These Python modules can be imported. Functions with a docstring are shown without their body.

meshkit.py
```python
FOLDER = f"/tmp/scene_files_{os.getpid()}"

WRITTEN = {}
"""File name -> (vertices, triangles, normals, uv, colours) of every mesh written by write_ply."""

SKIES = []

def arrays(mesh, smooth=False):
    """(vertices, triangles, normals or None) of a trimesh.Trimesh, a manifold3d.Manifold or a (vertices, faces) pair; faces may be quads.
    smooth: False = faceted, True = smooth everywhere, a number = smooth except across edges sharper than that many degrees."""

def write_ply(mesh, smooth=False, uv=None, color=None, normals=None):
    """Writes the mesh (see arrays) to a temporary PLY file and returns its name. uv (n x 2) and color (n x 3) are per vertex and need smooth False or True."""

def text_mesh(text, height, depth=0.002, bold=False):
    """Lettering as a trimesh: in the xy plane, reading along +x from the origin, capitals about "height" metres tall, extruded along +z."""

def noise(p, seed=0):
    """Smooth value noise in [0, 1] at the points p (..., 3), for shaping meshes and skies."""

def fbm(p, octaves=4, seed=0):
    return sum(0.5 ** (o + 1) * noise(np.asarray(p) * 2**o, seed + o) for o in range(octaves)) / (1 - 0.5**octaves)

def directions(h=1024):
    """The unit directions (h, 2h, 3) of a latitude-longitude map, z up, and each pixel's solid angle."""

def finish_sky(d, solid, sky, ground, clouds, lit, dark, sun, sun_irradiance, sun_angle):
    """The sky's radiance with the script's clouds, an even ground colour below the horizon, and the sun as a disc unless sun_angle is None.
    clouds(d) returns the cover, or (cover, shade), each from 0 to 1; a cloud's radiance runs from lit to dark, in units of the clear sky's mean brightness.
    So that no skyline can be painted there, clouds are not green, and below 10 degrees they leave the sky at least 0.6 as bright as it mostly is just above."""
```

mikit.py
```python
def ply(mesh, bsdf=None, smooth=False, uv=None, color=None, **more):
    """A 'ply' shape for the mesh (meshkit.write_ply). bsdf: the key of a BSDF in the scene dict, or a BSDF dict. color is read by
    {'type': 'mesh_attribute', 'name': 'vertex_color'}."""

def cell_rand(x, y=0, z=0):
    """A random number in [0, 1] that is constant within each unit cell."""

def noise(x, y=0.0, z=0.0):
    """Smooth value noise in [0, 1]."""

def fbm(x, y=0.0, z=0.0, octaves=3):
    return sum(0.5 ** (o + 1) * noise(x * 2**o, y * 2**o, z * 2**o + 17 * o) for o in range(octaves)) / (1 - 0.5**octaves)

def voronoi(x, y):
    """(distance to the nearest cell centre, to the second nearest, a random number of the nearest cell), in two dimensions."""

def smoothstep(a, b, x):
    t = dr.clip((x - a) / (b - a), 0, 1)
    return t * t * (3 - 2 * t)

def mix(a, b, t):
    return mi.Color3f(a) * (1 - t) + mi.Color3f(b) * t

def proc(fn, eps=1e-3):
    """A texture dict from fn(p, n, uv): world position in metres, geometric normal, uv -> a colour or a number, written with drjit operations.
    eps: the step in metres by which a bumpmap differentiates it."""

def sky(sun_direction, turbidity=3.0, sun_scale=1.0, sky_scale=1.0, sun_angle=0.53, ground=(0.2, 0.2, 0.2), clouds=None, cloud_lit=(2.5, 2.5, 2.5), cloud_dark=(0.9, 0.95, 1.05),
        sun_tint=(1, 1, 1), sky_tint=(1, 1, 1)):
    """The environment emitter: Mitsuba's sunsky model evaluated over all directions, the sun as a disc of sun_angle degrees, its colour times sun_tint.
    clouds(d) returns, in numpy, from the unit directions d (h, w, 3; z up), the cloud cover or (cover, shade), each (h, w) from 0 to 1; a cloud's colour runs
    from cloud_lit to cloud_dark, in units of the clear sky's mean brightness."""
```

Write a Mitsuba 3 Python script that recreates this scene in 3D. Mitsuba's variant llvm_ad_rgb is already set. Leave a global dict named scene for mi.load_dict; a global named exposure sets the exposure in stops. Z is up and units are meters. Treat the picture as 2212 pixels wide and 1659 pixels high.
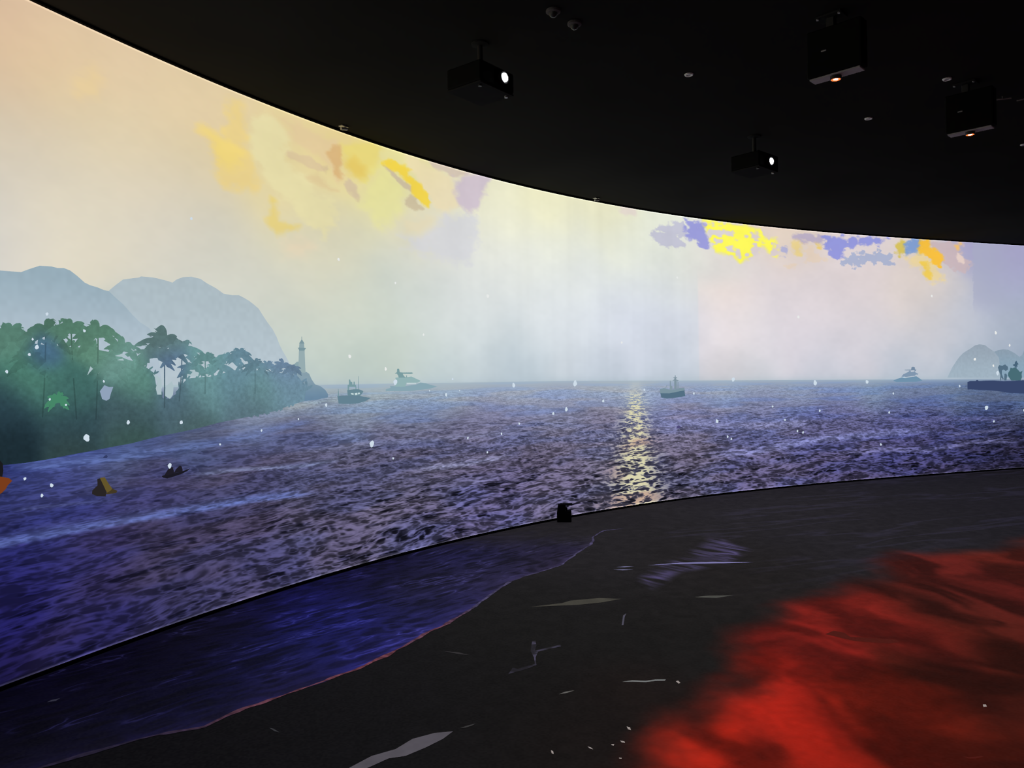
import math, random
import numpy as np, trimesh, shapely, mitsuba as mi, drjit as dr, mikit
from shapely.geometry import Polygon, LineString, Point, box as sbox
from shapely.ops import unary_union
from scipy.interpolate import CubicSpline
T = mi.ScalarTransform4f
random.seed(7); rng = np.random.default_rng(7)

# ------------------------------------------------------------------ camera, exposure
scene, labels = {}, {}
exposure = 0.0
EYE = np.array([0.0, 0.0, 1.675]); ROLL = 0.01576; PITCH = -0.00254
scene['camera'] = {'type': 'perspective', 'fov': math.degrees(2 * math.atan(1106 / 1662)), 'fov_axis': 'x', 'near_clip': 0.05, 'far_clip': 200.0,
    'to_world': T().look_at(origin=EYE.tolist(), target=(EYE + [0, math.cos(PITCH), math.sin(PITCH)]).tolist(), up=[math.sin(ROLL), 0, math.cos(ROLL)])}
# The room has no daylight: its light is the projected picture on the curved wall and on the floor (area emitters below) and the projector lenses.
FLOOR_Z, CEILING_Z = 0.0, 3.968
PICTURE_LOW, PICTURE_HIGH = 0.025, 3.949          # the picture's lower and upper edge on the wall
HORIZON = 1.678                                   # height of the pictured sea horizon on the wall; towards the right end it drops by HORIZON_DROP per metre
HORIZON_DROP = 0.0093

# ------------------------------------------------------------------ the design of the room and of the projected picture, in metres
# PLAN: the wall's line on the floor. SKY, CLOUD, SEA, LAND, FOAM, OUTLINE, PALMS, SPECKS: the picture, in metres along the wall and above the floor.
# SHORE, EMBERS: the picture on the floor, in floor metres.
PLAN = [[-4.367,-2.639],[-4.271,-1.243],[-4.077,0.143],[-3.787,1.513],[-3.401,2.858],[-2.922,4.174],[-2.707,4.689],[-2.451,5.256],[-2.139,5.876],[-1.754,6.546],
    [-1.281,7.263],[-0.701,8.017],[0.0,8.794],[0.838,9.577],[1.824,10.346],[2.969,11.082],[4.286,11.776],[5.799,12.435],[7.56,13.095],[9.687,13.835],[11.415,14.336],
    [13.184,14.664],[14.977,14.816],[16.776,14.79],[18.564,14.586]]
SKY = [[-6.003,3.675,0.295,0.336,205,180,160],[-6.013,3.004,0.293,0.335,200,185,165],[-6.022,2.446,0.292,0.334,195,192,188],[-6.031,1.891,0.291,0.333,160,180,180],
    [-5.268,3.846,0.243,0.239,217,187,160],[-5.274,3.554,0.242,0.239,220,188,152],[-4.895,3.896,0.248,0.229,223,195,165],[-4.9,3.61,0.247,0.229,230,205,158],
    [-4.503,3.783,0.282,0.246,224,200,165],[-5.28,3.209,0.242,0.238,212,196,172],[-4.906,3.295,0.278,0.257,222,205,172],[-4.51,3.413,0.281,0.246,222,207,172],
    [-4.015,3.759,0.324,0.268,224,203,165],[-5.286,2.839,0.241,0.238,216,208,192],[-4.913,2.925,0.277,0.256,224,217,196],[-4.447,3.03,0.323,0.28,222,210,188],
    [-3.983,3.368,0.286,0.235,222,204,166],[-4.03,3.024,0.323,0.267,214,207,188],[-5.292,2.496,0.241,0.237,215,212,206],[-4.827,2.54,0.254,0.231,226,218,196],
    [-4.309,2.618,0.299,0.254,216,214,202],[-3.701,2.707,0.351,0.28,214,210,196],[-3.325,3.278,0.334,0.26,228,210,155],[-2.867,3.768,0.314,0.237,228,210,158],
    [-2.878,3.294,0.365,0.276,229,216,160],[-2.378,3.768,0.314,0.231,228,205,140],[-2.036,3.458,0.361,0.262,230,222,160],[-1.531,3.874,0.322,0.231,232,225,155],
    [-1.415,3.295,0.392,0.28,222,215,190],[-2.619,2.94,0.383,0.285,222,212,180],[-3.144,2.71,0.396,0.304,214,210,192],[-3.531,2.301,0.365,0.287,208,214,206],
    [-2.897,2.429,0.416,0.314,206,212,200],[-2.287,2.734,0.463,0.339,208,212,196],[-2.641,1.965,0.382,0.284,200,212,202],[-1.94,2.334,0.488,0.352,204,214,204],
    [-1.764,1.941,0.375,0.269,196,208,196],[-1.097,2.672,0.475,0.337,216,220,216],[-1.108,2.144,0.475,0.336,206,216,216],[-0.72,4.045,0.283,0.2,234,224,190],
    [-0.297,3.666,0.368,0.259,234,232,200],[-0.161,3.166,0.522,0.366,230,231,220],[-0.174,2.591,0.521,0.366,220,226,228],[-0.187,2.017,0.446,0.313,205,216,220],
    [0.62,3.806,0.396,0.278,235,231,188],[0.767,3.267,0.56,0.393,233,236,222],[0.994,2.606,0.568,0.399,222,228,234],[0.981,2.036,0.487,0.342,210,218,224],
    [1.597,3.764,0.336,0.238,234,230,190],[2.012,3.387,0.515,0.366,233,236,214],[2.171,2.788,0.605,0.43,216,222,234],[2.157,2.112,0.518,0.368,210,216,228],
    [2.88,3.207,0.444,0.32,226,230,216],[3.042,2.445,0.536,0.387,212,218,230],[3.871,3.136,0.458,0.335,226,220,214],[4.038,2.335,0.553,0.405,222,222,226],
    [5.187,3.695,0.38,0.283,226,208,190],[5.174,3.059,0.569,0.424,224,214,216],[5.349,2.284,0.572,0.427,220,214,222],[6.622,3.111,0.59,0.445,222,210,210],
    [6.607,2.295,0.589,0.445,216,212,220],[8.022,2.998,0.512,0.386,220,206,196],[8.113,2.381,0.617,0.464,206,206,214],[8.953,2.545,0.533,0.396,196,200,212],
    [10.065,3.695,0.556,0.407,166,162,198],[10.052,3.044,0.556,0.407,168,176,198],[10.151,2.394,0.557,0.408,172,182,196],[12.541,3.433,1.001,0.772,150,155,190],
    [12.522,2.403,1.002,0.772,160,170,190],[-5.279,1.707,0.161,0.158,110,150,155],[-4.436,1.793,0.288,0.248,165,190,195],[-3.164,1.782,0.271,0.208,180,198,200],
    [-2.193,1.741,0.264,0.192,182,198,194],[-1.117,1.784,0.305,0.216,184,200,204],[0.109,1.782,0.343,0.24,178,194,206],[1.553,1.771,0.378,0.266,182,194,208],
    [2.85,1.751,0.355,0.255,182,194,206],[4.211,1.753,0.37,0.272,190,198,206],[5.914,1.738,0.386,0.29,190,196,208],[7.591,1.736,0.404,0.305,178,190,204],
    [9.152,1.752,0.484,0.358,160,178,194],[10.814,1.818,0.566,0.414,140,160,184]]
CLOUD = [[[[-4.861,3.58],[-4.749,3.712],[-4.666,3.667],[-4.711,3.539],[-4.853,3.483]],0.00323,0.00293,[233,206,152],0.6,22,10],[[[-3.434,3.783],[-3.291,3.872],
    [-3.137,3.869],[-3.044,3.811],[-2.99,3.728],[-3.032,3.62],[-2.988,3.459],[-2.791,3.453],[-2.692,3.36],[-2.52,3.356],[-2.434,3.241],[-2.491,3.075],[-2.599,2.929],
    [-2.7,2.99],[-2.931,3.102],[-2.993,3.214],[-3.151,3.231],[-3.241,3.331],[-3.331,3.405],[-3.418,3.488],[-3.437,3.644]],0.0051,0.00388,[230,221,170],0.8,12,10],
    [[[-3.93,3.53],[-3.902,3.591],[-3.795,3.628],[-3.714,3.59],[-3.628,3.726],[-3.654,3.807],[-3.597,3.892],[-3.496,3.924],[-3.469,3.853],[-3.441,3.781],[-3.437,3.644],
    [-3.432,3.519],[-3.375,3.441],[-3.347,3.354],[-3.302,3.318],[-3.365,3.211],[-3.482,3.198],[-3.583,3.188],[-3.682,3.156],[-3.729,3.201],[-3.769,3.28],[-3.773,3.388],
    [-3.792,3.449],[-3.851,3.498]],0.00447,0.00356,[233,208,138],0.9,14,10],[[[-3.823,3.571],[-3.729,3.564],[-3.618,3.561],[-3.491,3.504],[-3.507,3.398],[-3.623,3.325],
    [-3.719,3.357],[-3.772,3.454]],0.00442,0.00353,[240,214,122],0.8,16,8],[[[-3.168,3.896],[-3.042,3.896],[-2.881,3.905],[-2.715,3.888],[-2.543,3.883],[-2.402,3.88],
    [-2.422,3.769],[-2.371,3.663],[-2.446,3.502],[-2.533,3.561],[-2.636,3.602],[-2.753,3.689],[-2.95,3.714],[-3.028,3.815]],0.00538,0.00403,[225,200,156],0.75,12,10],
    [[[-3.049,3.579],[-3.017,3.618],[-2.903,3.633],[-2.754,3.638],[-2.636,3.602],[-2.585,3.562],[-2.688,3.539],[-2.856,3.551],
    [-3.002,3.542]],0.00526,0.00397,[217,195,156],0.8,4,5],[[[-2.808,3.45],[-2.689,3.527],[-2.552,3.453],[-2.448,3.409],[-2.519,3.369],
    [-2.657,3.393]],0.00548,0.00408,[221,198,150],0.7,6,6],[[[-2.402,3.853],[-2.275,3.898],[-2.051,3.954],[-1.899,3.922],[-1.922,3.777],[-2.001,3.649],[-2.097,3.56],
    [-2.245,3.597],[-2.371,3.663],[-2.387,3.752]],0.00589,0.0043,[231,214,120],0.85,12,8],[[[-2.388,3.698],[-2.242,3.746],[-2.113,3.707],[-2.078,3.605],[-2.227,3.588],
    [-2.353,3.627]],0.00583,0.00427,[227,197,98],0.75,12,6],[[[-2.51,3.8],[-2.403,3.827],[-2.405,3.721],[-2.37,3.676],[-2.427,3.532],[-2.489,3.545],[-2.513,3.643],
    [-2.581,3.718]],0.00562,0.00415,[216,178,122],0.85,6,6],[[[-2.357,3.48],[-2.301,3.532],[-2.229,3.493],[-2.157,3.412],[-2.195,3.365],
    [-2.304,3.425]],0.00581,0.00426,[207,187,160],0.75,4,5],[[[-2.636,3.589],[-2.566,3.618],[-2.532,3.574],[-2.585,3.537]],0.00551,0.00409,[207,187,150],0.7,4,4],
    [[[-2.059,3.582],[-1.903,3.767],[-1.767,3.726],[-1.61,3.644],[-1.572,3.535],[-1.614,3.484],[-1.616,3.383],[-1.778,3.242],[-1.935,3.19],[-2.046,3.31],
    [-2.158,3.344]],0.00619,0.00447,[229,226,152],0.65,18,8],[[[-1.523,3.937],[-1.275,3.947],[-1.15,3.883],[-0.936,3.865],[-0.85,3.788],[-0.831,3.668],[-0.789,3.565],
    [-0.944,3.478],[-1.117,3.466],[-1.241,3.595],[-1.364,3.691],[-1.444,3.793],[-1.525,3.835]],0.00674,0.00479,[237,221,180],0.75,10,6],[[[-1.854,3.771],[-1.767,3.754],
    [-1.669,3.704],[-1.569,3.666],[-1.448,3.631],[-1.469,3.598],[-1.591,3.618],[-1.69,3.656],[-1.768,3.712]],0.00634,0.00455,[203,188,160],0.9,3,4],[[[-1.583,3.49],
    [-1.491,3.543],[-1.409,3.535],[-1.39,3.48],[-1.308,3.442],[-1.412,3.417],[-1.514,3.429],[-1.574,3.448]],0.00649,0.00464,[204,190,158],0.9,3,4],[[[-1.873,3.788],
    [-1.804,3.838],[-1.705,3.846],[-1.646,3.816],[-1.566,3.826],[-1.516,3.793],[-1.527,3.747],[-1.446,3.734],[-1.365,3.676],[-1.345,3.636],[-1.262,3.591],[-1.222,3.524],
    [-1.244,3.46],[-1.368,3.513],[-1.449,3.572],[-1.489,3.653],[-1.609,3.701],[-1.727,3.749],[-1.825,3.77]],0.00644,0.00461,[243,213,74],0.95,4,5],[[[-1.275,3.959],
    [-1.063,3.962],[-0.824,3.949],[-0.624,3.938],[-0.826,3.855],[-0.936,3.865],[-1.022,3.879],[-1.171,3.894]],0.00688,0.00488,[213,197,180],0.9,4,4],[[[-0.871,3.815],
    [-0.76,3.868],[-0.579,3.934],[-0.304,3.961],[-0.353,3.846],[-0.425,3.705],[-0.52,3.561],[-0.656,3.524],[-0.767,3.569],
    [-0.83,3.683]],0.00715,0.00504,[205,191,206],0.88,8,6],[[[-0.989,3.41],[-0.769,3.475],[-0.59,3.438],[-0.525,3.32],[-0.596,3.167],[-0.645,3.003],[-0.825,2.937],
    [-1.042,2.974],[-1.297,2.99],[-1.543,3.033],[-1.582,3.114],[-1.376,3.172],[-1.164,3.277]],0.00686,0.00485,[210,211,217],0.8,16,12],[[[-3.213,3.218],[-3.167,3.204],
    [-3.138,3.114],[-3.124,3.032],[-3.029,3.024],[-2.883,3.036],[-2.934,2.979],[-3.047,2.948],[-3.158,2.919],[-3.241,2.976],
    [-3.247,3.07]],0.00498,0.00382,[229,206,120],0.8,9,6],[[[-3.033,2.865],[-2.935,2.917],[-2.77,2.904],[-2.737,2.845],[-2.905,2.773],
    [-3.066,2.788]],0.00519,0.00392,[229,210,180],0.65,24,8],[[[-1.618,3.296],[-1.456,3.293],[-1.288,3.378],[-1.162,3.368],[-1.206,3.286],[-1.376,3.172],
    [-1.581,3.158]],0.00656,0.00468,[227,215,180],0.6,10,8],[[[1.925,3.961],[2.092,3.987],[2.242,3.952],[2.224,3.878],[2.022,3.831],
    [1.923,3.89]],0.0086,0.00612,[226,212,206],0.75,5,5],[[[2.524,3.656],[2.801,3.794],[3.15,3.904],[3.181,3.73],[3.04,3.642],[3.142,3.525],[2.864,3.49],
    [2.693,3.549]],0.0089,0.00641,[190,190,210],0.85,4,9],[[[3.15,3.909],[3.342,3.897],[3.535,3.851],[3.635,3.589],[3.458,3.55],[3.284,3.638],
    [3.182,3.755]],0.00903,0.00655,[149,151,217],0.92,5,8],[[[5.008,3.632],[5.25,3.729],[5.228,3.535],[5.043,3.524]],0.00948,0.00706,[170,172,214],0.85,4,8],[[[5.307,3.83],
    [5.569,3.917],[5.981,3.901],[5.94,3.743],[5.529,3.747],[5.418,3.795]],0.00959,0.00718,[184,172,196],0.9,4,6],[[[5.603,3.751],[5.754,3.802],[5.788,3.65],[5.938,3.602],
    [6.087,3.524],[5.784,3.439],[5.41,3.379],[5.186,3.285],[5.151,3.393],[5.486,3.494]],0.00959,0.00718,[228,208,188],0.85,5,10],[[[5.269,3.744],[5.418,3.768],[5.509,3.69],
    [5.506,3.522],[5.302,3.539],[5.248,3.619]],0.00953,0.00712,[234,210,140],0.9,6,6],[[[5.753,3.774],[5.884,3.768],[5.882,3.669],
    [5.789,3.678]],0.00964,0.00723,[235,204,110],0.9,5,5],[[[5.944,3.907],[6.512,3.919],[6.703,3.912],[6.896,3.964],[7.302,3.933],[7.242,3.856],[6.969,3.769],[6.431,3.684],
    [6.353,3.566],[6.124,3.512],[6.014,3.634],[5.941,3.771]],0.0098,0.0074,[145,149,218],0.96,5,9],[[[6.314,3.506],[6.546,3.69],[6.776,3.696],[7.162,3.735],[7.199,3.648],
    [7.433,3.629],[7.237,3.577],[7.392,3.524],[7.196,3.487],[6.888,3.532],[6.617,3.448],[6.426,3.44]],0.0099,0.00749,[167,176,204],0.92,2.5,10],[[[7.456,3.823],[7.634,3.885],
    [7.69,3.715],[7.551,3.664],[7.466,3.734]],0.01008,0.00763,[212,191,90],0.95,5,7],[[[7.691,3.804],[7.872,3.933],[8.031,3.94],[7.987,3.728],
    [7.709,3.671]],0.01018,0.00769,[125,156,208],0.95,5,7],[[[8.23,3.89],[8.596,3.937],[8.925,3.937],[8.901,3.782],[8.961,3.677],[9.168,3.561],[9.082,3.465],[8.874,3.427],
    [8.67,3.543],[8.487,3.597],[8.429,3.717]],0.01056,0.00787,[200,180,184],0.9,4,7],[[[7.688,3.625],[8.027,3.73],[8.265,3.589],[8.423,3.443],[8.502,3.293],[8.258,3.255],
    [8.022,3.459],[7.784,3.51]],0.01028,0.00774,[237,213,152],0.8,7,7],[[[8.031,3.94],[8.191,3.948],[8.229,3.814],[8.348,3.743],[8.468,3.627],[8.445,3.504],[8.265,3.619],
    [8.107,3.733],[8.008,3.789]],0.01033,0.00777,[248,191,58],0.95,4,6],[[[8.023,3.549],[8.144,3.554],[8.221,3.405],[8.219,3.284],
    [8.099,3.341]],0.01029,0.00775,[239,203,82],0.9,5,5],[[[8.839,3.764],[8.982,3.693],[8.96,3.6],[8.877,3.612]],0.01064,0.00791,[229,207,197],0.9,2.5,4],[[[8.8,3.892],
    [8.924,3.916],[8.881,3.797],[8.819,3.81]],0.01061,0.0079,[240,190,106],0.85,3,3]]
SEA = [[-5.942,1.214,0.304,0.339,29,38,88],[-5.951,0.649,0.303,0.338,21,19,67],[-5.368,1.164,0.182,0.181,48,63,143],[-5.372,0.958,0.181,0.181,37,44,115],
    [-5.377,0.7,0.181,0.18,35,31,105],[-5.381,0.417,0.181,0.18,29,25,101],[-5.386,0.16,0.155,0.154,21,17,73],[-5.006,1.175,0.179,0.167,65,82,165],
    [-5.01,0.952,0.179,0.167,45,48,122],[-4.799,0.628,0.224,0.203,50,45,108],[-4.804,0.339,0.224,0.202,40,37,101],[-4.873,0.099,0.188,0.171,35,29,83],
    [-4.621,1.251,0.17,0.15,72,90,138],[-4.342,0.973,0.222,0.189,67,64,123],[-4.273,0.677,0.227,0.191,58,53,90],[-4.084,0.378,0.239,0.197,57,53,96],
    [-4.359,0.126,0.184,0.157,50,45,91],[-4.065,1.3,0.2,0.165,79,96,138],[-3.559,1.012,0.272,0.214,74,72,112],[-3.568,0.585,0.271,0.214,64,58,96],
    [-3.39,0.224,0.235,0.182,62,58,101],[-3.411,1.434,0.187,0.146,119,143,188],[-2.658,1.197,0.326,0.242,88,94,138],[-2.667,0.753,0.326,0.242,79,76,112],
    [-2.675,0.391,0.271,0.201,72,69,107],[-2.316,1.425,0.231,0.168,133,159,193],[-1.465,1.067,0.39,0.277,93,94,136],[-1.604,0.62,0.383,0.273,84,81,114],
    [-1.484,0.236,0.259,0.184,77,74,117],[-1.456,1.437,0.26,0.185,131,157,198],[-0.351,1.295,0.367,0.257,124,134,184],[-0.36,0.884,0.366,0.256,89,84,120],
    [-0.372,0.372,0.366,0.256,79,76,126],[0.725,1.361,0.359,0.252,133,150,198],[0.713,0.858,0.399,0.279,93,88,122],[0.701,0.3,0.399,0.279,86,83,122],
    [1.537,1.038,0.377,0.266,117,117,156],[1.777,0.425,0.424,0.3,89,88,120],[3.105,1.154,0.403,0.291,128,132,184],[3.273,0.626,0.45,0.326,93,88,120],
    [3.083,0.121,0.403,0.29,77,76,112],[4.665,1.167,0.422,0.312,114,126,184],[4.652,0.544,0.468,0.346,83,79,122],[4.645,0.198,0.422,0.311,79,76,124],
    [6.095,1.123,0.437,0.328,103,112,177],[6.085,0.613,0.437,0.328,76,74,127],[6.271,0.163,0.439,0.33,67,62,107],[7.884,1.148,0.459,0.346,84,98,167],
    [7.874,0.61,0.459,0.346,65,64,125],[8.07,0.137,0.462,0.348,55,52,96],[9.573,1.104,0.492,0.362,66,81,136],[9.561,0.461,0.492,0.362,45,44,87],
    [10.218,0.107,0.503,0.367,40,38,72],[12.487,0.431,1.004,0.772,36,39,82],[-3.167,1.631,0.411,0.109,178,204,204],[-2.196,1.591,0.489,0.123,163,192,201],
    [-1.12,1.626,0.528,0.13,168,194,204],[0.105,1.606,0.556,0.134,163,184,204],[1.549,1.582,0.611,0.149,166,184,203],[2.845,1.559,0.647,0.161,159,178,201],
    [4.207,1.549,0.673,0.171,149,173,203],[5.909,1.52,0.705,0.183,139,166,203],[7.586,1.476,0.736,0.193,123,156,192],[9.362,1.43,0.79,0.202,104,133,173],
    [10.806,1.404,1.175,0.298,83,112,156]]
FOAM = [[[[-5.526,0.809],[-5.214,0.811],[-4.859,0.814],[-4.455,0.803],[-3.954,0.787],[-3.378,0.779],[-2.668,0.745]],np.float64(0.0339),[92,115,205],0.8],[[[-5.367,1.229],
    [-4.945,1.219],[-4.447,1.22],[-3.861,1.251],[-3.173,1.329],[-2.654,1.379]],np.float64(0.0341),[96,122,200],0.6],[[[-5.375,0.803],
    [-5.13,0.794]],np.float64(0.0271),[90,80,200],0.6],[[[-4.071,1.036],[-3.558,1.026],[-2.98,0.987],[-2.325,1.005]],np.float64(0.0155),[125,140,190],0.6],[[[-5.371,0.997],
    [-5.039,0.979],[-4.593,0.947]],np.float64(0.0111),[75,85,150],0.6],[[[-3.178,1.102],[-2.088,1.104],[-0.787,1.091],[0.325,1.103]],np.float64(0.0247),[125,130,175],0.5],
    [[[-1.6,0.803],[-0.794,0.795],[0.088,0.823]],np.float64(0.0345),[150,155,205],0.7],[[[-1.144,0.589],[-0.069,0.598]],np.float64(0.0315),[120,120,170],0.5],[[[2.567,0.954],
    [3.103,1.089],[3.827,0.994],[4.943,0.962],[5.802,0.973]],np.float64(0.0535),[138,142,202],0.7],[[[3.544,0.576],[4.559,0.584],[5.701,0.703],[6.872,0.726],
    [8.496,0.741]],np.float64(0.0648),[130,135,205],0.75],[[[6.082,0.43],[7.066,0.478],[8.075,0.408],[9.344,0.51],[10.36,0.469]],np.float64(0.0464),[120,120,185],0.6],
    [[[6.877,0.988],[7.88,0.902],[9.136,0.917],[10.233,0.858]],np.float64(0.0477),[105,105,175],0.6],[[[8.286,0.632],[9.347,0.67],
    [10.365,0.715]],np.float64(0.032),[110,110,165],0.6],[[[-2.318,1.32],[-1.459,1.344],[-0.783,1.289]],np.float64(0.0185),[135,150,185],0.4],[[[-0.425,1.273],[0.722,1.238],
    [1.793,1.175]],np.float64(0.0224),[135,140,185],0.4],[[[-2.968,1.511],[-2.65,1.528],[-2.197,1.54]],np.float64(0.0121),[150,175,185],0.5]]
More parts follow.
